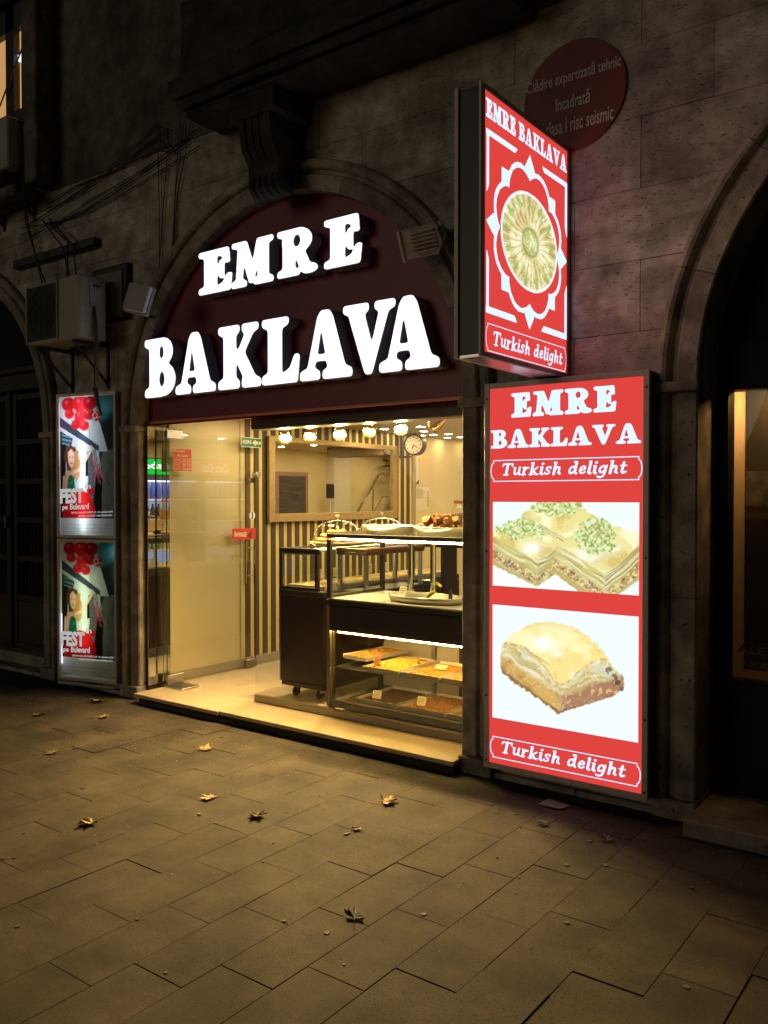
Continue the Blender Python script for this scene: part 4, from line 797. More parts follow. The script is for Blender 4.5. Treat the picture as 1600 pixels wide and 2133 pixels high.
# --- drinks fridges on the right wall, seen in the mirror strip and the door glass
def fridge(y0, y1, label, hc, word, blue):
    t = thing('drinks_fridge', label, 'fridge', (0, 0, 0), 'drinks fridges against the right wall'); xf = -2.95
    MB().cbox(xf+.02, RX-.002, y0, y1, FZ, 2.06, .01).obj('body', mat('fridge_dark', (.03, .03, .032), .4), t)
    MB().cbox(xf-.005, xf+.02, y0+.01, y1-.01, 1.865, 2.045, .004).obj('header', emit_mat('header_'+word.split()[0].lower(), hc, 1.3), t)
    me = fit(text_mesh(word, bold=.02, shear=.25), (y1-y0)*.62, .105); me.materials.append(M_wht2); place(me, (xf-.008, y1-(y1-y0)*.19, 1.905), (0, -1, 0), (0, 0, 1)); link('lettering', me, t)
    MB().box(xf+.004, xf+.012, y0+.04, y1-.04, .35, 1.78).obj('lit_back', emit_mat('fridge_inside', srgb(160, 170, 205), .85), t)
    sh_ = MB()
    for z in (.36, .66, .98, 1.30, 1.56): sh_.cbox(xf-.20, xf+.0, y0+.03, y1-.03, z, z+.018, .002)
    sh_.obj('shelf', mat('shelf_white', (.75, .75, .75), .4), t)
    MB().box(xf-.2, xf+.0, y0, y0+.02, FZ, 1.84).box(xf-.2, xf+.0, y1-.02, y1, FZ, 1.84).box(xf-.2, xf, y0, y1, FZ, .34).obj('side', mat('fridge_dark'), t)
    MB().box(xf-.19, xf-.16, y0+.04, y1-.04, 1.775, 1.79).obj('led_bar', emit_mat('fridge_led', (.7, .75, 1.0), 3), t)
    M_b = [mat('bottle_blue', (.08, .12, .6), .15), mat('bottle_dark', (.06, .03, .02), .15), mat('bottle_green', (.2, .32, .08), .15), mat('carton_yellow', (.75, .6, .15), .5), mat('bottle_clear', (.5, .55, .5), .1)]
    bot = MB().lathe([(.0001, 0), (.03, 0), (.032, .10), (.028, .14), (.012, .18), (.012, .205), (.0001, .205)], n=10); n_ = int((y1-y0-.1)/.082)
    for si, z in enumerate((1.578, 1.318, .998, .378)):
        for j in range(n_):
            m_ = M_b[0] if si == 0 and blue else M_b[(si+j//3) % 5]
            o = link('bottle', bot.mesh('bottle', m_), None, True, loc=(xf-.13, y0+.09+.082*j, z), **{'label': 'drinks bottle standing on a shelf of the open fridge', 'category': 'bottle', 'group': 'bottles in the drinks fridges'})
M_wht2 = emit_mat('header_white', (1, 1, 1), 1.6)
fridge(6.15, 6.85, 'drinks fridge with a green lit header, nearer the street', srgb(30, 190, 60), 'ipsbo', True)
fridge(6.92, 7.62, 'drinks fridge with a red lit header, farther from the street', srgb(236, 60, 36), 'Coca Cola', False)
# ================================================================ GLASS FRONT AND DOOR
t = thing('shop_glass', 'fixed clear glass pane of the shop front, right of the doorway', 'glass pane')
MB().box(-4.56, -2.60, 4.522, 4.532, FZ+.05, 2.096).obj('pane', M_glass, t)
MB().cbox(-4.56, -2.60, 4.508, 4.546, FZ, FZ+.052, .002).obj('bottom_rail', mat('bronze_rail', (.26, .22, .16), .4, .7), t)
t = thing('glass_door', 'frameless glass door standing open inwards along the left wall', 'door', (-5.49, 4.46, 0))
MB().box(-.005, .005, .0, .985, .12, 2.12).obj('leaf', M_glassd, t)
MB().box(-.0052, .0052, .985, .989, .12, 2.12).box(-.0052, .0052, -.004, .0, .12, 2.12).obj('leaf_edge', mat('glass_edge', (.1, .12, .08), .2), t)
MB().cbox(-.014, .014, -.005, .16, .085, .165, .003).cbox(-.014, .014, -.005, .16, 2.07, 2.14, .003).obj('patch_fitting', M_steel, t)
MB().cbox(-.016, .016, .86, .99, .09, .16, .003).obj('lock', mat('lock_metal', (.3, .26, .2), .35, .9), t)
s = MB()
for sx in (-.045, .045): s.tube([(sx, .93, .83), (sx, .93, 1.21)], .010, 10).tube([(0, .93, .90), (sx, .93, .90)], .006, 8).tube([(0, .93, 1.15), (sx, .93, 1.15)], .006, 8)
s.obj('handle', M_chrome, t)
MB().lathe([(.0001, 0), (.028, 0), (.032, .01), (.032, .05), (.028, .055), (.0001, .055)], (.006, .975, 1.80), 20, axis='X').lathe([(.0001, -.05), (.022, -.05), (.024, 0)], (-.006, .965, 1.75), 16, axis='X').obj('lock_knob', M_steel, t)
MB().lathe([(.0001, 0), (.036, 0)], (.0062, .945, 1.435), 22, axis='X', sy=1).obj('sticker', mat('sticker_white', (.8, .78, .7), .5), t); MB().box(.0063, .0072, .938, .952, 1.405, 1.465).obj('sticker_mark', M_black, t)
MB().cbox(-.06, .19, -.16, .02, .0, .012, .002).obj('floor_plate', M_steel, None); 
for o_ in list(COL.objects):
    if o_.name == 'floor_plate': o_.location = (-5.46, 4.58, FZ); tag(o_, 'square steel floor spring plate under the glass door', 'plate')
M_sred = mat('sticker_red', (.62, .05, .03), .5); M_sgrn = mat('sign_green', (.02, .18, .10), .5); M_sw = mat('sticker_cream', (.8, .72, .5), .5)
def stick(nm, lab, cat, y0, y1, z0, z1, m, dx=.0068, border=0):
    t = thing(nm, lab, cat, (-5.49, 4.46, 0)); 
    if border: MB().box(dx, dx+.0008, y0-border, y1+border, z0-border, z1+border).obj('edge', M_sw, t)
    MB().box(dx+.0008, dx+.0016, y0, y1, z0, z1).obj('sheet', m, t); return t
def wtx(t, txt, y, w, z, h, m, bold=.02, shear=0, dx=.0092): me = fit(text_mesh(txt, bold=bold, shear=shear), w, h); me.materials.append(m); place(me, (dx, y, z), (0, 1, 0), (0, 0, 1)); return link('lettering', me, t)
t = stick('opening_hours', 'red opening hours sticker with three rows on the open glass door', 'sticker', .062, .25, 1.81, 1.99, M_sred, border=.004); wtx(t, 'Program', .072, .11, 1.957, .026, M_sw); wtx(t, 'de Lucru', .10, .115, 1.928, .024, M_sw)
for k_, a in enumerate(('LUNI-VINERI', 'SAMBATA', 'DUMINICA')): wtx(t, a, .070, .07, 1.892-.035*k_, .014, M_sw, .0); wtx(t, '10.00-22.00', .155, .085, 1.888-.035*k_, .022, M_sw, .01); MB().box(.0085, .009, .064, .248, 1.915-.035*k_, 1.917-.035*k_).obj('rule', M_sw, t)
t = stick('push_sign', 'red push sign with white word and running figure on the door glass', 'sticker', .70, .985, 1.225, 1.325, M_sred); wtx(t, 'ÎMPINGE', .725, .15, 1.25, .05, M_sw, .03, .25)
fig = MB().tube([(.0095, .925, 1.295), (.0095, .93, 1.30)], .007, 6); 
for P in ([(.92, 1.285), (.912, 1.262)], [(.918, 1.28), (.90, 1.272), (.898, 1.258)], [(.92, 1.282), (.938, 1.276)], [(.912, 1.262), (.926, 1.25), (.922, 1.234)], [(.912, 1.262), (.90, 1.248), (.886, 1.246)]): fig.tube([(.0095, p[0], p[1]) for p in P], .0035, 4)
fig.obj('running_figure', M_black, t)
t = stick('exit_sign', 'green exit sign with an arrow pointing left, near the top of the door', 'sign', .815, 1.06, 2.045, 2.12, M_sgrn, border=.006); wtx(t, 'IEȘIRE', .83, .105, 2.062, .042, M_sw, .02)
MB().add([(.0093, .945, 2.083), (.0093, .99, 2.112), (.0093, .99, 2.054)], [(0, 1, 2)]).box(.009, .0096, .99, 1.02, 2.07, 2.096).box(.009, .0096, 1.03, 1.05, 2.07, 2.096).obj('arrow', M_sw, t)

# ================================================================ COUNTERS
M_bronze = mat('dark_frame', (.045, .036, .028), .35, .3); M_case = mat('brown_frame', (.17, .14, .10), .4, .6)
M_led = emit_mat('led_strip', srgb(255, 226, 160), 55.0)
ct = thing('serving_counter', 'long dark wood serving counter with glass case, end on to the street', 'counter')
ax0, ax1, ay0, ay1 = -4.54, -4.10, 4.76, 6.66
MB().cbox(ax0+.012, ax1, ay0, ay1, .21, .852, .003).obj('body', M_wood, ct); MB().cbox(ax0+.016, ax1, ay0+.004, ay1, .17, .208, .003).obj('plinth', M_wood, ct)
MB().cbox(ax0, ax1, ay0-.008, ay1, .855, .90, .004).obj('deck', M_bronze, ct); MB().cbox(ax0+.004, ax0+.012, ay0-.004, ay0+.01, .2, .85, .001).obj('edge_strip', M_steel, ct)
s = MB(); 
for x in (ax0, ax1-.085):
    s.cbox(x, x+.03, ay0, ay0+.03, .90, 1.215, .003)
s.cbox(ax0, ax1-.055, ay0-.001, ay0+.03, 1.178, 1.216, .003).cbox(ax0, ax1-.055, ay0-.002, ay0+.03, .888, .925, .003)
s.cbox(ax0, ax0+.022, ay0+.03, ay1, .90, .922, .002).cbox(ax0, ax0+.02, ay0+.03, ay1, 1.19, 1.214, .002).cbox(ax0, ax0+.025, ay1-.03, ay1, .90, 1.21, .002).cbox(ax1-.1, ax1-.075, ay1-.03, ay1, .90, 1.21, .002).cbox(ax0+.03, ax1-.08, ay1-.03, ay1, 1.18, 1.21, .002)
for yy in (5.35, 6.0): s.cbox(ax1-.085, ax1-.06, yy, yy+.03, .90, 1.21, .002)
s.obj('case_frame', M_bronze, ct)
MB().cbox(ax0+.031, ax1-.087, ay0+.006, ay0+.016, .926, 1.177, .001).obj('case_bezel', M_glass, ct)
s = MB(); 
for a in ((ax0+.03, ax0+.04, .925, 1.178), (ax0+.04, ax1-.085, 1.168, 1.178)): s.box(a[0], a[1], ay0-.003, ay0+.004, a[2], a[3])
s.obj('inner_trim', M_steel, ct); MB().box(ax0+.022, ax0+.034, ay0+.04, ay1-.04, 1.180, 1.189).obj('led_strip', M_led, ct); MB().box(ax0+.0085, ax0+.012, ay0+.03, ay1-.03, 1.16, 1.19).obj('added_light_shield', M_bronze, ct)  # the shield is added to keep the strip's reflection off the door glass
MB().box(ax0+.003, ax0+.008, ay0+.03, ay1, .922, 1.19).box(ax0+.01, ax1-.06, ay0+.03, ay1, 1.200, 1.207).obj('case_glass', M_glass, ct)
MB().cbox(-4.16, -3.86, 4.98, 5.75, 1.19, 1.216, .003).cbox(-4.16, -3.87, 4.98, 5.75, 1.165, 1.188, .003).obj('rear_top', mat('brown_top', (.10, .055, .03), .4), ct)
s = MB()
for x, y in ((-4.14, 4.99), (-3.89, 4.99), (-4.14, 5.70), (-3.89, 5.70)): s.cbox(x-.014, x+.014, y, y+.028, .90, 1.164, .002)
s.obj('rear_post', M_steel, ct); MB().cbox(-4.098, -3.86, 4.98, 5.75, .5, .90, .004).obj('rear_body', M_wood, ct)
for x, y in ((-4.44, 4.84), (-4.2, 4.84), (-4.44, 6.5)):
    w = MB().lathe([(.001, -.012), (.034, -.012), (.038, -.006), (.038, .006), (.034, .012), (.001, .012)], (x, y, FZ+.038), 20, axis='X').obj('caster_wheel', M_black, ct); MB().cbox(x-.02, x+.02, y-.012, y+.03, FZ+.05, .171, .004).obj('fork', M_steel, w)
# front window counter
cb = thing('window_counter', 'stainless and dark wood display counter right behind the shop glass', 'counter'); bx0, bx1, by0, by1 = -3.905, -2.42, 4.57, 5.22
MB().cbox(bx0, bx1, by0+.004, by1, .665, .845, .004).obj('fascia', M_wood, cb); MB().cbox(bx0-.004, bx1, by0-.004, by1, .848, .885, .004).obj('deck_edge', M_wood, cb); MB().cbox(bx0+.02, bx1, by0+.0, by1-.02, .886, .893, .001).obj('deck', mat('worn_steel_deck', (.5, .46, .38), .35, .3), cb)
s = MB().cbox(bx0, bx0+.035, by0, by0+.03, .893, 1.30, .002).cbox(bx0, bx1, by0-.001, by0+.03, 1.315, 1.345, .002).cbox(bx0, bx0+.03, by0+.03, by1, 1.315, 1.345, .002).cbox(bx0, bx0+.03, by1-.03, by1, .893, 1.315, .002).cbox(bx0+.031, bx1, by1-.03, by1, 1.315, 1.345, .002).cbox(bx0, bx0+.03, by0+.03, by1, .893, .915, .002)
s.obj('top_frame', M_bronze, cb); MB().box(bx0+.01, bx1, by0+.008, by1-.01, 1.346, 1.353).obj('top_glass', glass_mat('counter_glass', (.85, .88, .84), 1.2), cb)
MB().box(bx0+.036, bx1, by0+.004, by0+.009, .893, 1.314).box(bx0+.003, bx0+.007, by0+.03, by1, .915, 1.314).obj('front_glass', M_glass, cb)
MB().cbox(bx0+.0365, bx0+.05, by0-.002, by0+.003, .90, 1.31, .001).obj('bright_edge', M_steel, cb)
MB().box(bx0+.05, bx1, by0+.034, by0+.050, 1.300, 1.312).obj('led_strip', M_led, cb)
for x, y in ((-3.40, 5.16), (-2.86, 5.16), (-3.62, 5.19)): MB().tube([(x, y, .893), (x, y, 1.31)], .022, 14).lathe([(.035, 0), (.035, .02), (.022, .024)], (x, y, .893), 14).obj('chrome_post', M_chrome, cb)
lg = MB()
for x in (bx0+.025, -3.16, bx1-.05):
    if x != -3.16: lg.cbox(x-.025, x+.01, by0+.02, by0+.055, FZ, .66, .003)
    lg.cbox(x-.025, x+.01, by1-.055, by1-.02, FZ, .66, .003)
lg.obj('leg', M_bronze, cb); MB().cbox(bx0, bx0+.03, by0-.002, by0+.03, .13, .84, .002).obj('corner_post', mat('grey_brown_metal', (.22, .19, .14), .4, .6), cb)
MB().cbox(bx0+.035, bx1, by0+.01, by0+.04, .13, .175, .003).cbox(bx0+.035, bx1, by0+.01, by1-.02, .16, .178, .003).obj('bottom_shelf', M_case, cb)
MB().cbox(bx0+.035, bx1, by0+.05, by1-.05, .40, .408, .001).obj('middle_shelf', M_steel, cb)
MB().box(bx0+.03, bx1, by1-.03, by1-.02, .17, .66).obj('back_panel', mat('steel_back', (.5, .46, .40), .4, .15), cb); MB().cbox(-3.42, -3.39, by1-.05, by1-.031, .17, .66, .002).cbox(-2.98, -2.95, by1-.05, by1-.031, .17, .66, .002).obj('back_rail', M_steel, cb)
MB().box(bx0+.04, bx1, by0+.012, by0+.018, .178, .655).obj('lower_glass', M_glass, cb); MB().box(bx0+.06, bx1, by0+.05, by0+.07, .648, .658).obj('led_strip', emit_mat('led_warm', srgb(255, 204, 116), 120.0), cb)
MB().box(bx0+.08, bx1, by0+.10, by0+.12, .388, .398).obj('led_strip', emit_mat('added_tray_glow', srgb(255, 204, 116), 26.0), cb)  # this strip is added out of sight to brighten the bottom trays
MB().box(bx0+.04, bx1, by0, by1, FZ+.0005, FZ+.004).obj('floor_mat', mat('dark_mat', (.02, .016, .012), .9), None)
for o_ in list(COL.objects):
    if o_.name == 'floor_mat': tag(o_, 'dark rubber mat on the floor under the window counter', 'mat')
# trays of pastry
M_tr = mat('tray_metal', (.62, .58, .5), .3, .9); M_trw = mat('tray_enamel', (.66, .62, .54), .4, .2)
def crumb(s, x, y, z, r, rr, sq=1.0, n=6):
    a0 = rr.uniform(0, 6.28); top = []; v = []
    for k_ in range(n): a = a0+k_*2*math.pi/n; q = r*rr.uniform(.85, 1.15); v.append((x+q*math.cos(a), y+q*math.sin(a), z))
    for k_ in range(n): a = a0+k_*2*math.pi/n; q = r*.72*rr.uniform(.8, 1.15); v.append((x+q*math.cos(a), y+q*math.sin(a), z+r*sq*rr.uniform(.7, 1.0)))
    v.append((x, y, z+r*sq*1.12)); s.add(v, [(k_, (k_+1) % n, n+(k_+1) % n, n+k_) for k_ in range(n)]+[(n+k_, n+(k_+1) % n, 2*n) for k_ in range(n)])
def rect_tray(x, y, z, w, d, label, food, m, grid=(12, 12), r=.016, rz=0, hgt=.03, heap=0, group=None, tm=None, seed=0, topm=None):
    rr = random.Random(seed+int(x*100)+int(y*37)); t = thing('pastry_tray', label, 'tray', (x, y, z), group, (0, 0, rz)); s = MB()
    s.box(-w/2, w/2, -d/2, d/2, 0, .004).prism([(-d/2, .004), (-d/2-.006, hgt), (-d/2-.002, hgt), (-d/2+.004, .004)], lambda u, v, q: (q, u, v), -w/2, w/2).prism([(d/2, .004), (d/2+.006, hgt), (d/2+.002, hgt), (d/2-.004, .004)], lambda u, v, q: (q, u, v), -w/2, w/2).prism([(-w/2, .004), (-w/2-.006, hgt), (-w/2-.002, hgt), (-w/2+.004, .004)], lambda u, v, q: (u, q, v), -d/2-.006, d/2+.006).prism([(w/2, .004), (w/2+.006, hgt), (w/2+.002, hgt), (w/2-.004, .004)], lambda u, v, q: (u, q, v), -d/2-.006, d/2+.006)
    s.obj('tray', tm or M_trw, t); f = MB(); nx, ny = grid; tp_ = MB()
    for i in range(nx):
        for j in range(ny):
            px_ = -w/2+.012+(w-.024)*(i+.5)/nx+rr.uniform(-.002, .002); py_ = -d/2+.012+(d-.024)*(j+.5)/ny+rr.uniform(-.002, .002); zz = .005+heap*(1-(2*px_/w)**2)*(1-(2*py_/d)**2)
            crumb(f, px_, py_, zz, r, rr, .9, 5 if food != 'diamond' else 4)
            if topm: crumb(tp_, px_, py_, zz+r*.8, r*.42, rr, .5, 4)
    f.obj('pastries', m, t, kind='stuff')
    if topm: tp_.obj('nut_topping', topm, t, kind='stuff')
    return t
M_pyel = mat('pastry_yellow', (.72, .48, .08), .45, nz=.3, nscale=30, objrand=.1); M_pgold = mat('pastry_golden', (.62, .34, .08), .4, nz=.35, nscale=30); M_pbrn = mat('pastry_brown', (.42, .20, .07), .45, nz=.4, nscale=30); M_pgrn = mat('pistachio_green', (.30, .34, .05), .6, nz=.3, nscale=40); M_pdark = mat('dark_sweets', (.11, .07, .045), .4, nz=.5, nscale=30); M_phon = mat('honey_pastry', (.66, .33, .06), .3, nz=.3, nscale=25)
G1 = 'pastry trays in the glass case of the serving counter'
for k_, (yy, d_, m_, tp2, lb) in enumerate(((5.06, .44, M_pyel, None, 'nearest tray of pale yellow baklava inside the serving counter case'), (5.52, .42, M_pyel, M_pgrn, 'second tray in the serving counter case, yellow baklava dotted green'), (5.96, .40, M_pgold, None, 'third tray in the serving counter case, orange pastries'), (6.38, .38, M_pyel, M_pgrn, 'farthest tray in the serving counter case, green topped baklava'))):
    rect_tray(-4.33, yy, .903, .36, d_, lb, 'diamond', m_, (11, 13), .017, topm=tp2, heap=.012, group=G1)
G2 = 'trays on the middle shelf of the window counter'
rect_tray(-3.74, 4.93, .45, .22, .44, 'raised tray of golden pastry strips at the left end of the middle shelf', '', M_phon, (7, 12), .02, rz=-.1, heap=.02, group=G2)
rect_tray(-3.46, 4.84, .412, .29, .46, 'tray of shiny heaped yellow pastries with an orange price card', '', M_pyel, (8, 13), .021, topm=M_pgold, heap=.035, group=G2)
rect_tray(-3.14, 4.84, .412, .29, .46, 'tray of flat yellow pastries dotted with brown nuts', '', M_phon, (10, 15), .016, topm=M_pbrn, group=G2)
rect_tray(-2.82, 4.84, .412, .29, .46, 'rightmost tray on the middle shelf, small golden pastries', '', M_pgold, (10, 15), .016, topm=M_pbrn, group=G2)
G3 = 'trays on the bottom shelf of the window counter'
rect_tray(-3.52, 4.85, .18, .34, .44, 'tray of dark brown sweets on the bottom shelf', '', M_pdark, (12, 15), .016, group=G3)
rect_tray(-3.14, 4.85, .18, .34, .44, 'tray of ridged brown pastries on the bottom shelf', '', M_pbrn, (11, 14), .019, topm=M_pgold, group=G3)
rect_tray(-2.77, 4.85, .18, .34, .44, 'tray of reddish pastries at the right end of the bottom shelf', '', M_pbrn, (11, 14), .018, topm=M_phon, group=G3)
def card(x, y, z, w, h, rx, rz, label, m=None):
    t = MB().cbox(-w/2, w/2, -.001, .001, 0, h, .0003).obj('price_card', m or M_pap); t.location = (x, y, z); t.rotation_euler = (rx, 0, rz); tag(t, label, 'price card'); s = MB()
    for k_ in range(3): s.box(-w*.38, w*(.38-.1*k_), -.0022, -.0012, h*(.75-.22*k_), h*(.82-.22*k_))
    s.obj('print', M_pr, t); return t
M_corg = mat('card_orange', (.62, .26, .10), .6)
card(-3.53, 4.66, .45, .055, .065, -.1, 0, 'orange price card standing in the heaped yellow tray', M_corg); card(-3.12, 4.82, .445, .08, .045, -1.1, .1, 'white price card lying on the flat yellow pastries'); card(-2.80, 4.66, .44, .07, .07, -.15, 0, 'brown price card in the rightmost middle tray', M_corg)
card(-3.58, 4.72, .20, .07, .055, -.3, .1, 'pale price card standing in the tray of dark sweets'); card(-3.22, 4.74, .20, .07, .06, -.3, 0, 'pale price card standing in the ridged brown pastries')
for k_, yy in enumerate((5.2, 5.42, 5.85, 6.1)): card(ax0+.02, yy, .945, .09, .075, 0, math.pi/2, ('nearest', 'second', 'third', 'farthest')[k_]+' pale card along the left glass of the serving counter')
# oval steel tray with tongs in the window counter
t = thing('oval_tray', 'oval steel tray with a few light pastries inside the window counter', 'tray', (-3.21, 4.78, .894)); MB().lathe([(.0001, .003), (.265, .003), (.285, .042), (.289, .044), (.291, .042), (.27, 0), (.0001, 0)], n=48, sy=.56).obj('tray', M_tr, t, smooth=True)
f = MB(); rr = random.Random(2)
for _ in range(70):
    a = rr.uniform(0, 6.28); q = rr.uniform(0, .24); 
    crumb(f, q*math.cos(a)+.03, q*math.sin(a)*.5, .004, rr.uniform(.008, .02), rr, .8)
f.obj('pastries', M_pyel, t, kind='stuff')
card(-3.38, 4.74, .93, .085, .062, -.35, -.35, 'tilted white price card standing in the oval steel tray')
t = thing('serving_tool', 'serving spatula with a yellow handle resting in the oval tray', 'spatula', (-3.13, 4.74, .93)); MB().tube([(-.04, .0, .0), (-.01, .0, .03), (.02, 0, .045)], [.012, .015, .012], 10).obj('handle', mat('yellow_plastic', (.75, .62, .08), .35), t); MB().cbox(-.12, -.04, -.02, .02, -.006, -.002, .001).obj('blade', M_steel, t)
t = thing('serving_tool', 'dark handled tongs standing upright at the right of the oval tray', 'tongs', (-3.0, 4.78, .925)); MB().cbox(-.02, .0, -.008, .008, .0, .075, .003).obj('handle', M_black, t); MB().cbox(-.022, -.021, -.009, .009, .0, .07, .0003).obj('steel_edge', M_steel, t)
t = thing('serving_tool', 'yellow handled knife leaning on the green topped tray', 'knife', (-3.42, 5.19, .99)); MB().tube([(0, 0, 0), (.09, -.03, -.03)], .010, 8).obj('handle', mat('yellow_plastic'), t); MB().cbox(-.09, 0, -.008, .008, .0, .004, .001).obj('blade', M_steel, t)
# round trays on the counter top
def sugar_piece(r, seed):
    rr = random.Random(seed); bm = bmesh.new(); bmesh.ops.create_cube(bm, size=r*1.5); bmesh.ops.subdivide_edges(bm, edges=bm.edges[:], cuts=4, use_grid_fill=True)
    for v in bm.verts:
        q = v.co.normalized()*r*.95; v.co = v.co.lerp(q, .42)*rr.uniform(.9, 1.1); v.co.z *= .8
    me = bpy.data.meshes.new('pastry'); bm.to_mesh(me); bm.free(); return me
M_sug = mat('coated_pastry', (.42, .19, .055), .8, nz=.4, nscale=60, bump=1, bscale=260, objrand=.2); PM = []
for k_ in range(4): me = sugar_piece(.035, k_); me.materials.append(M_sug); PM.append(me)
def round_tray(x, y, z, r, label):
    t = thing('round_tray', label, 'tray', (x, y, z)); MB().lathe([(.0001, .003), (r*.86, .003), (r*.99, .045), (r*1.01, .047), (r*1.02, .044), (r*.88, 0), (.0001, 0)], n=44).obj('tray', M_tr, t, smooth=True); return t
round_tray(-3.13, 4.86, 1.354, .19, 'round steel tray heaped with brown coated pastries on the window counter')
rr = random.Random(4); pos = []
for ring, (n_, q, zz) in enumerate(((13, .145, .034), (8, .085, .036), (9, .105, .082), (4, .045, .10), (3, .03, .035))):
    for k_ in range(n_): a = k_*2*math.pi/n_+ring*.4+rr.uniform(-.1, .1); pos.append((-3.13+q*math.cos(a), 4.86+q*math.sin(a), 1.354+zz))
for k_, p in enumerate(pos): link('pastry', PM[k_ % 4], None, loc=p, rot=(rr.uniform(0, 3), rr.uniform(0, 3), rr.uniform(0, 3)), **{'label': 'brown coated pastry heaped on the right-hand round tray', 'category': 'pastry', 'group': 'coated pastries on the round tray'})
round_tray(-3.57, 4.86, 1.354, .19, 'nearly empty round steel tray on the window counter, left of the heaped one')
for k_, (dx, dy, m_) in enumerate(((-.10, -.03, M_pyel), (-.065, -.06, M_pyel), (-.03, -.04, M_sug), (.0, -.05, M_sug))): link('pastry', PM[k_].copy(), None, loc=(-3.57+dx, 4.84+dy, 1.385), **{'label': 'leftover pastry at the left edge of the nearly empty round tray', 'category': 'pastry', 'group': 'leftover pastries'}).data.materials[0] = m_
# cake domes
M_dome = glass_mat('dome_plastic', (.97, .97, .95), 1.0, .02)
def dome(x, y, z, r, h, label, cookies):
    t = thing('cake_dome', label, 'cake dome', (x, y, z)); MB().lathe([(r*1.02, .012), (r, .018), (r*.94, h*.45), (r*.75, h*.75), (r*.4, h*.93), (.012, h)], n=40).obj('dome', M_dome, t, smooth=True); MB().lathe([(.006, h), (.006, h+.012), (.016, h+.02), (.016, h+.028), (.0001, h+.032)], n=14).obj('knob', mat('clear_knob', (.8, .72, .5), .15), t, smooth=True)
    MB().lathe([(.0001, -.02), (r*.6, -.02), (r*.9, -.005), (r*1.1, .012), (r*1.12, .014), (r*1.1, .006), (r*.9, -.012)], n=40).obj('plate', mat('amber_plate', (.62, .5, .28), .2, .2), t, smooth=True)
    if cookies:
        ck = MB().lathe([(.0001, 0), (.03, .002), (.038, .014), (.03, .028), (.0001, .034)], n=14).mesh('cookie', mat('cookie_gold', (.62, .36, .11), .55, nz=.2, nscale=40)); q = 0
        for zz, n_, rad in ((.014, 9, .135), (.014, 4, .055), (.045, 7, .105), (.045, 2, .035), (.074, 3, .05)):
            for k_ in range(n_): a = k_*2*math.pi/n_+zz*20; link('cookie', ck, None, True, loc=(x+rad*math.cos(a), y+rad*math.sin(a), z+zz), **{'label': 'round golden cookie piled under the nearer clear dome', 'category': 'cookie', 'group': 'cookies under the dome'})
dome(-4.26, 5.12, 1.24, .20, .19, 'clear dome over golden cookies on the serving counter, the nearer one', True)
dome(-4.3, 5.75, 1.24, .21, .20, 'clear dome with little under it, behind the cookie dome', False)
dome(-3.55, 5.9, 1.24, .20, .17, 'low clear dome half hidden behind the round trays', False)
t = thing('back_shelf', 'wooden shelf behind the window counter carrying the low dome and the jar', 'shelf'); MB().cbox(-4.02, -2.5, 5.85, 6.25, 1.19, 1.218, .003).obj('board', M_wood, t); MB().cbox(-3.88, -3.84, 6.0, 6.2, FZ, 1.189, .003).cbox(-2.6, -2.56, 6.0, 6.2, FZ, 1.189, .003).obj('leg', M_wood, t)
t = MB().cbox(-3.82, -3.2, 5.93, 6.18, 1.2185, 1.355, .004).obj('storage_box', mat('tan_card', (.40, .28, .14), .7)); tag(t, 'low tan box under the glass jar behind the window counter', 'box')
t = thing('glass_jar', 'large glass jar of brown nuts with a red lid behind the window counter', 'jar', (-3.69, 6.05, 1.356)); MB().lathe([(.0001, 0), (.09, 0), (.10, .02), (.10, .13), (.075, .17), (.07, .19)], n=28).obj('glass', glass_mat('jar_glass', (.95, .95, .9), 1), t, smooth=True); MB().lathe([(.0001, .004), (.092, .004), (.094, .10), (.0001, .115)], n=24).obj('contents', mat('jar_nuts', (.36, .16, .06), .7, nz=.5, nscale=60, bump=1, bscale=150), t); MB().lathe([(.078, .19), (.078, .215), (.0001, .215)], n=24).obj('lid', mat('red_lid', (.4, .06, .03), .4), t)
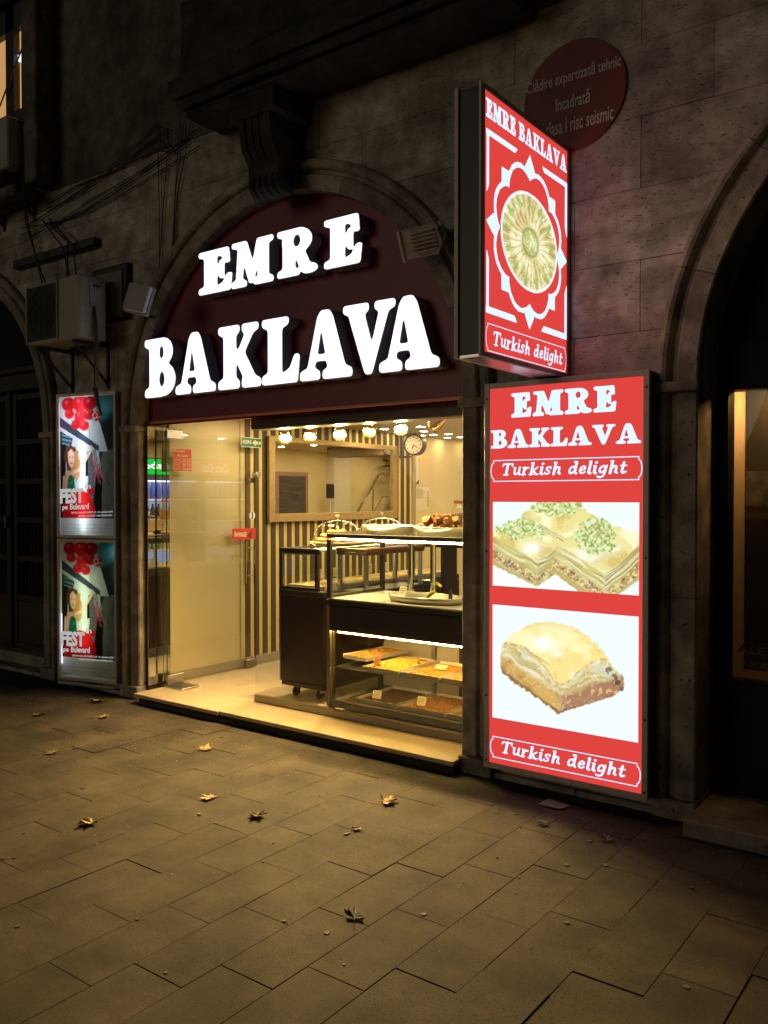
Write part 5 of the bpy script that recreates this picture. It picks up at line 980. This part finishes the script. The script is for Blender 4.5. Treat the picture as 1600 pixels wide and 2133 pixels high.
# ================================================================ STREET SIDE THINGS
M_acw = mat('ac_enamel', (.42, .40, .34), .5, nz=.2, nscale=5); M_acs = mat('ac_side', (.46, .43, .45), .5, nz=.25, nscale=6)
def ac_unit(x0, x1, y0, y1, z0, z1, label, cable=False):
    t = thing('air_conditioner', label, 'air conditioner'); MB().cbox(x0, x1, y0, y1, z0, z1, .012).obj('case', M_acw, t)
    fw = (x1-x0)*.60; s = MB().box(x0+.03, x0+fw, y0-.012, y0-.004, z0+.03, z1-.03); s.obj('fan_recess', M_black, t)
    gs = MB()
    for r_ in np.linspace(.05, min(fw, z1-z0)*.44, 7):
        P = [(x0+.015+fw/2+r_*math.cos(a), y0-.016, (z0+z1)/2+r_*math.sin(a)) for a in np.linspace(0, 2*math.pi, 25)]; gs.tube(P, .0025, 4, cap=False)
    for a in np.linspace(0, math.pi, 5)[:-1]: c_, s_ = math.cos(a), math.sin(a); R_ = min(fw, z1-z0)*.45; cx_, cz_ = x0+.015+fw/2, (z0+z1)/2; gs.tube([(cx_-R_*c_, y0-.018, cz_-R_*s_), (cx_+R_*c_, y0-.018, cz_+R_*s_)], .003, 4)
    gs.obj('fan_grille', mat('grille_grey', (.10, .095, .08), .5), t)
    s = MB(); s.cbox(x0+.005, x0+.025, y0-.014, y0, z0+.01, z1-.01, .003).cbox(x0+fw+.002, x0+fw+.018, y0-.014, y0, z0+.01, z1-.01, .003); s.obj('front_rib', M_acw, t)
    MB().cbox(x1-.001, x1+.010, y0+.09, y1-.03, z1-.22, z1-.04, .004).obj('service_cover', M_acs, t); MB().box(x1+.010, x1+.012, y0+.12, y1-.07, z1-.085, z1-.065).obj('label_plate', mat('plate_brown', (.08, .06, .05), .5), t)
    for x in (x0+.12, x1-.12):
        s = MB(); s.cbox(x-.015, x+.015, y0+.02, 4.30, z0-.03, z0-.003, .003).tube([(x, y0+.04, z0-.03), (x, 4.29, z0-.32)], .011, 6).cbox(x-.015, x+.015, 4.285, 4.302, z0-.36, z0, .003)
        s.obj('bracket', M_dark, t)
    if cable: MB().tube([(x1+.012, y0+.13, z1-.24), (x1+.02, y0+.14, z0+.15), (x1+.05, y0+.13, z0-.05), (x1+.06, y0+.12, z0-.35)], .008, 6).obj('pipe', mat('pipe_brown', (.10, .06, .045), .6), t)
ac_unit(-6.638, -5.90, 3.95, 4.20, 2.85, 3.345, 'old pale air conditioner on brackets above the poster boxes', True)
ac_unit(-7.70, -6.965, 3.98, 4.24, 4.42, 4.86, 'air conditioner half cut off at the upper left under the lit window')
t = thing('hanging_cable', 'cable with a thick black end hanging in front of the upper poster', 'cable'); MB().tube([(-5.88, 4.08, 3.08), (-5.85, 4.06, 2.85), (-5.80, 4.02, 2.6), (-5.74, 3.98, 2.42)], .008, 6).obj('cable', mat('cable_brown', (.07, .04, .03), .6), t); MB().tube([(-5.74, 3.98, 2.44), (-5.70, 3.97, 2.34), (-5.65, 3.97, 2.22)], [.02, .016, .006], 8).obj('taped_end', M_black, t)
t = thing('wall_cabinet', 'dull square wall panel with a dark rounded rim right of the air conditioner', 'wall panel'); MB().cbox(-6.19, -5.70, 4.255, 4.302, 3.02, 3.47, .02).obj('rim', M_black, t); MB().cbox(-6.17, -5.76, 4.245, 4.256, 3.04, 3.42, .01).obj('panel', mat('panel_grey', (.17, .165, .14), .6, nz=.3, nscale=4), t)
# floodlights
M_fl = mat('floodlight_grey', (.52, .49, .52), .55, nz=.2, nscale=12)
t = thing('floodlight', 'pale square floodlight on an arm left of the glowing letters', 'floodlight', (-5.17, 3.95, 3.045), rot=(math.radians(-8), math.radians(14), math.radians(22)))
MB().cbox(-.09, .09, -.03, .03, -.10, .10, .008).obj('housing', M_fl, t); MB().cbox(-.098, .098, .0, .045, -.108, .108, .006).obj('rim', mat('floodlight_rim', (.2, .19, .18), .6), t)
MB().tube([(0, .05, 0), (-.05, .22, -.05), (-.12, .40, -.02)], .011, 8).obj('arm', M_dark, t)
t = thing('floodlight', 'weathered ribbed floodlight tilted on the arch at the right of the letters', 'floodlight', (-2.80, 4.12, 3.075), rot=(math.radians(20), math.radians(-12), math.radians(30)))
M_fr = mat('floodlight_weathered', (.8, .72, .68), .7, nz=.35, nscale=14)
MB().prism([(-.11, -.075), (.085, -.085), (.12, -.03), (.10, .085), (-.10, .085)], lambda u, v, q: (u, q, v), -.05, .05).obj('housing', M_fr, t); s = MB()
for k_ in range(6): s.cbox(-.06+.0*k_, .085, -.066, -.045, -.055+.022*k_, -.046+.022*k_, .002)
s.obj('cooling_fins', M_fr, t); MB().cbox(-.125, -.105, -.06, .06, -.085, .09, .006).obj('rim', M_fr, t); MB().lathe([(.0001, -.02), (.055, -.015), (.06, 0), (.05, .02)], (.13, .04, .03), 14, axis='X').obj('mount', M_fl, t); MB().tube([(.12, .03, .02), (.10, .2, .05)], .012, 6).obj('arm', M_dark, t)
# cables on the facade
M_cab = mat('old_cable', (.03, .026, .022), .7); rr = random.Random(9)
def cable(P, r, label):
    pts = [Vector(p) for p in P]; out = []
    for q in pts[:]: q.x += rr.uniform(-.07, .07); q.z += rr.uniform(-.05, .05)
    for a, b in zip(pts[:-1], pts[1:]):
        for k_ in range(5): q = a.lerp(b, k_/5); q.z += -.04*math.sin(math.pi*k_/5)*(a-b).length*.35+rr.uniform(-.006, .006); out.append(q)
    out.append(pts[-1]); o = MB().tube(out, r, 5).obj('cable', M_cab); tag(o, label, 'cable', 'loose cables strung over the dark wall')
for k_ in range(5): cable([(-7.2, 4.27, 4.05+.02*k_), (-6.4, 4.285, 4.12+.03*k_), (-5.30, 4.28, 4.46-.05*k_), (-5.25+.03*k_, 4.285, 4.42-.06*k_)], .004, 'thin dark cable slanting up across the wall towards the balcony')
for k_ in range(4): cable([(-7.2, 4.27, 3.98-.02*k_), (-6.2, 4.285, 4.02+.02*k_), (-4.95, 4.28, 4.22+.02*k_)], .0045, 'dark cable sagging along the wall above the air conditioner')
for k_ in range(5): cable([(-5.3+.07*k_, 4.28, 4.45-.02*k_), (-5.34+.06*k_, 4.283, 3.9), (-5.36+.05*k_, 4.28, 3.3)], .0035, 'thin cable dropping from the balcony, left of the arch')
for k_ in range(3): cable([(-6.85+.03*k_, 4.25, 4.02), (-6.5+.05*k_, 4.2, 3.72), (-6.28+.04*k_, 4.1, 3.36)], .007, 'black cable running down into the air conditioner')
for k_ in range(2): cable([(-7.0+.05*k_, 4.08, 4.9), (-6.95+.03*k_, 4.1, 4.0), (-6.78+.04*k_, 4.2, 3.36)], .007, 'cable hanging down beside the pilaster')
t = MB().cbox(-7.35, -6.12, 4.24, 4.30, 3.66, 3.74, .01).obj('cable_duct', M_dark); t.rotation_euler = (0, 0, 0); tag(t, 'dark horizontal cable duct on the wall above the air conditioner', 'cable duct')
# ---- left arch: iron and glass gate in the shade
t = thing('entrance_gate', 'dark double entrance gate with iron grilles in the left arch', 'gate'); M_gate = mat('gate_iron', (.035, .03, .026), .5, .3)
MB().box(-9.9, -6.94, 4.60, 4.64, .10, 3.7).obj('glass', mat('dark_glass', (.008, .008, .01), .05, spec=.6), t)
MB().cbox(-9.9, -6.93, 4.50, 4.60, 2.62, 2.78, .01).cbox(-9.9, -6.93, 4.46, 4.60, 2.78, 2.84, .01).obj('transom', M_gate, t)
MB().cbox(-9.9, -6.93, 4.40, 4.66, .0, .13, .01).obj('sill', M_stone2, t)
for x0_, x1_ in ((-9.0, -7.93), (-7.85, -7.10)):
    s = MB(); s.cbox(x0_, x0_+.06, 4.52, 4.58, .14, 2.6, .006).cbox(x1_-.06, x1_, 4.52, 4.58, .14, 2.6, .006)
    for z in (.14, .60, .98, 1.35, 1.72, 2.1, 2.53): s.cbox(x0_+.06, x1_-.06, 4.522, 4.578, z, z+.06, .005)
    s.obj('door_frame', M_gate, t); MB().cbox(x0_+.06, x1_-.06, 4.53, 4.57, .20, .60, .004).obj('kick_panel', mat('gate_red', (.05, .02, .015), .6, nz=.4), t); s = MB(); n_ = int((x1_-x0_-.12)/.055)
    for i in range(1, n_):
        s.tube([(x0_+.06+i*.055, 4.54, .66), (x0_+.06+i*.055, 4.54, 2.53)], .006, 5)
    s.obj('grille_bars', M_gate, t); s = MB()
    for z in (.81, 1.19, 1.56, 1.94, 2.34):
        for i in range(1, n_, 2): s.tube([(x0_+.06+i*.055+.026*math.cos(a), 4.532, z+.05*math.sin(a)) for a in np.linspace(0, 2*math.pi, 11)], .004, 4, cap=False)
    s.obj('scroll_work', M_gate, t, kind='stuff')
MB().cbox(-7.93, -7.87, 4.50, 4.60, .13, 2.62, .006).cbox(-7.10, -6.93, 4.50, 4.60, .13, 2.62, .006).obj('post', M_gate, t); MB().cbox(-7.92, -7.89, 4.46, 4.50, 1.30, 1.42, .004).obj('handle', M_steel, t)
# ---- right arch: unlit shop with a warm lit reveal
t = thing('dark_shop_front', 'black framed dark shop window in the right arch, with a warm lit reveal', 'shop front'); M_bf = mat('black_frame', (.006, .006, .006), .55, spec=.15)
MB().box(-1.268, -1.205, 4.56, 4.68, .09, 3.7).cbox(-1.205, 1.6, 4.56, 4.68, 2.145, 2.4, .006).box(-1.205, 1.6, 4.60, 4.66, 2.4, 3.7).cbox(-1.205, 1.6, 4.56, 4.68, .09, .66, .006).obj('frame', M_bf, t)
MB().box(-1.205, 1.6, 4.60, 4.606, .66, 2.145).obj('pane', glass_mat('shop_pane', (.8, .82, .8), 1.0), t)
MB().box(-1.24, -1.21, 4.68, 4.92, .66, 2.2).obj('reveal', mat('warm_reveal', (.55, .4, .24), .7), t); MB().box(-1.205, 1.6, 4.922, 4.93, .6, 2.3).box(-1.21, 1.6, 4.68, 4.93, 2.2, 2.24).obj('back_board', mat('black_board', (.012, .012, .012), .7), t); MB().box(-1.21, 1.6, 4.68, 4.925, .62, .66).obj('window_shelf', mat('shelf_red', (.10, .05, .03), .5), t)
MB().box(-1.205, 1.6, 4.915, 4.92, 1.55, 1.74).obj('photo_strip', mat('photo_grey', (.10, .10, .12), .5, nz=.9, nscale=14), t)
M_let = mat('brown_letter', (.035, .02, .012), .5)
for tx, x_, z_ in (('ALEXA BEAUTY', -1.165, .80), ('RADU', -1.10, .725)): me = fit(text_mesh(tx, bold=.03), .09*len(tx)*.55, .042); me.materials.append(M_let); place(me, (x_, 4.598, z_), (1, 0, 0), (0, 0, 1)); link('lettering', me, t)
lp = MB().cbox(-1.04, -.97, 4.75, 4.85, 2.185, 2.198, .002).obj('lamp', emit_mat('small_lamp', srgb(255, 190, 116), 260.0), t)
t = MB().cbox(-1.262, 1.7, 4.05, 4.56, .0, .085, .008).obj('door_sill', M_stone2); tag(t, 'pale stone sill projecting in front of the dark right arch', 'sill')
# ---- fallen leaves, litter
M_lf = [mat('leaf_tan', (.36, .24, .11), .6, nz=.3, nscale=30, objrand=.1), mat('leaf_brown', (.22, .13, .06), .6, nz=.3, nscale=30), mat('leaf_dark', (.05, .04, .025), .6)]
def maple(size, curl, seed, flat=False):
    r_ = random.Random(seed); T_a = [90, 40, 0, -55, -90-15, -125, 180, 140]; pts = []
    lobes = [(90, 1.0), (38, .9), (-12, .7), (-60, .35), (-90, .12), (-120, .35), (192, .7), (142, .9)]; out = []
    for i, (a, L_) in enumerate(lobes):
        a2 = lobes[(i+1) % len(lobes)][0]
        for da, f_ in ((9, .72), (0, 1.0), (-8, .76), (-14, .80), (-23, .58)):
            aa = math.radians(a+da); out.append((size*L_*f_*math.cos(aa)*r_.uniform(.9, 1.1), size*L_*f_*math.sin(aa)*r_.uniform(.9, 1.1)))
    s = MB(); vs = [(0, 0, .004)]+[(x, y, .003+curl*(x*x+y*y)/size*r_.uniform(.3, 1.8)+r_.uniform(0, .006)) for x, y in out]; n_ = len(out)
    s.add(vs, [(0, 1+i, 1+(i+1) % n_) for i in range(n_)]); s.tube([(0, 0, .004), (.02*size, -size*.5, .012), (size*.1, -size*.95, .02)], .0016, 5); return s
LV = [(-4.126, 3.638, .095, 0, .5, 'tan leaf lying flat in front of the shop step'), (-3.428, 3.064, .085, 0, .2, 'rounded pale leaf in the middle left of the pavement'), (-3.632, 2.481, .085, 0, 1.2, 'narrow curled tan leaf at the left of the pavement'), (-3.055, 3.037, .085, 1, 1.2, 'crumpled brown leaf with raised tips in the middle of the pavement'), (-2.65, 3.573, .105, 0, .9, 'largest orange brown leaf, nearest to the shop step'), (-2.011, 2.513, .075, 2, .9, 'black crumpled leaf in the foreground'), (-4.823, 3.03, .07, 1, .3, 'small grey brown leaf near the left edge'), (-5.759, 4.018, .11, 1, 1.0, 'curled dark leaf in front of the lower poster'), (-5.759, 3.504, .09, 1, .8, 'dark leaf on the far left of the pavement'), (-5.321, 3.728, .075, 0, .6, 'pale leaf pair left of the door step'), (-1.529, 3.792, .06, 1, 1.6, 'rolled brown leaf right of the tall sign'), (-1.844, 3.80, .07, 2, .2, 'flat dark leaf under the tall sign'), (-2.546, 3.207, .05, 1, .5, 'thin leaf scrap beside the cigarette end')]
for i, (x, y, s_, m_, c_, lb) in enumerate(LV):
    o = maple(s_*.8, c_*.32, i+3).obj('fallen_leaf', M_lf[m_]); o.location = (x, y, .003); o.rotation_euler = (0, 0, i*1.3+.4); tag(o, lb, 'leaf', 'fallen leaves on the pavement')
o = MB().tube([(0, 0, .006), (.012, .028, .006)], .0045, 8).obj('cigarette_end', mat('cig_white', (.7, .66, .56), .7)); o.location = (-2.55, 3.11, 0); tag(o, 'white cigarette end on the pavement right of the crumpled leaf', 'cigarette end')
o = MB().tube([(0, 0, .006), (.02, .006, .006)], .0045, 8).obj('cigarette_end', mat('cig_white')); o.location = (-3.307, 2.873, 0); tag(o, 'short pale stub on the pavement below the rounded leaf', 'cigarette end')
o = MB().add([(-.07, -.04, .004), (.06, -.05, .01), (.08, .04, .004), (-.05, .05, .012)], [(0, 1, 2, 3)]).obj('paper_scrap', mat('green_grey_paper', (.22, .24, .16), .7)); o.location = (-1.93, 4.06, .002); tag(o, 'greenish scrap of paper under the tall sign', 'paper')
rr = random.Random(31); gr = MB()
for _ in range(900):
    x = rr.uniform(-6.2, -.8); y = 4.12-abs(rr.gauss(0, .45 if rr.random() < .5 else 1.1)); 
    if y < 1.4: continue
    crumb(gr, x, y, .0, rr.uniform(.0015, .005)*(1 if rr.random() < .97 else 1.3), rr, .7, 5)
o = gr.obj('grit', mat('grit', (.30, .26, .19), .8, nz=.5, nscale=60), kind='stuff'); tag(o, 'tiny crumbs and grit scattered over the pavement', 'grit')
gs_ = MB()
for _ in range(46):
    x = rr.uniform(-5.5, -.6); y = rr.uniform(1.5, 4.0); r_ = rr.uniform(.006, .014); P = [(x+r_*rr.uniform(.7, 1.1)*math.cos(a), y+r_*rr.uniform(.7, 1.1)*math.sin(a)) for a in np.linspace(0, 2*math.pi, 9)[:-1]]
    gs_.prism(P, lambda u, v, q: (u, v, q), .001, .0045)
o = gs_.obj('gum_spots', mat('trodden_gum', (.075, .065, .05), .7), kind='stuff'); tag(o, 'small dark trodden spots on the pavement', 'spots')
# the far side of the street, behind the viewer: a plain row of pavement edge and road
MB().box(-60, 60, -60, -6.01, -.09, -.025).obj('road', mat('asphalt', (.05, .048, .045), .9), kind='structure')
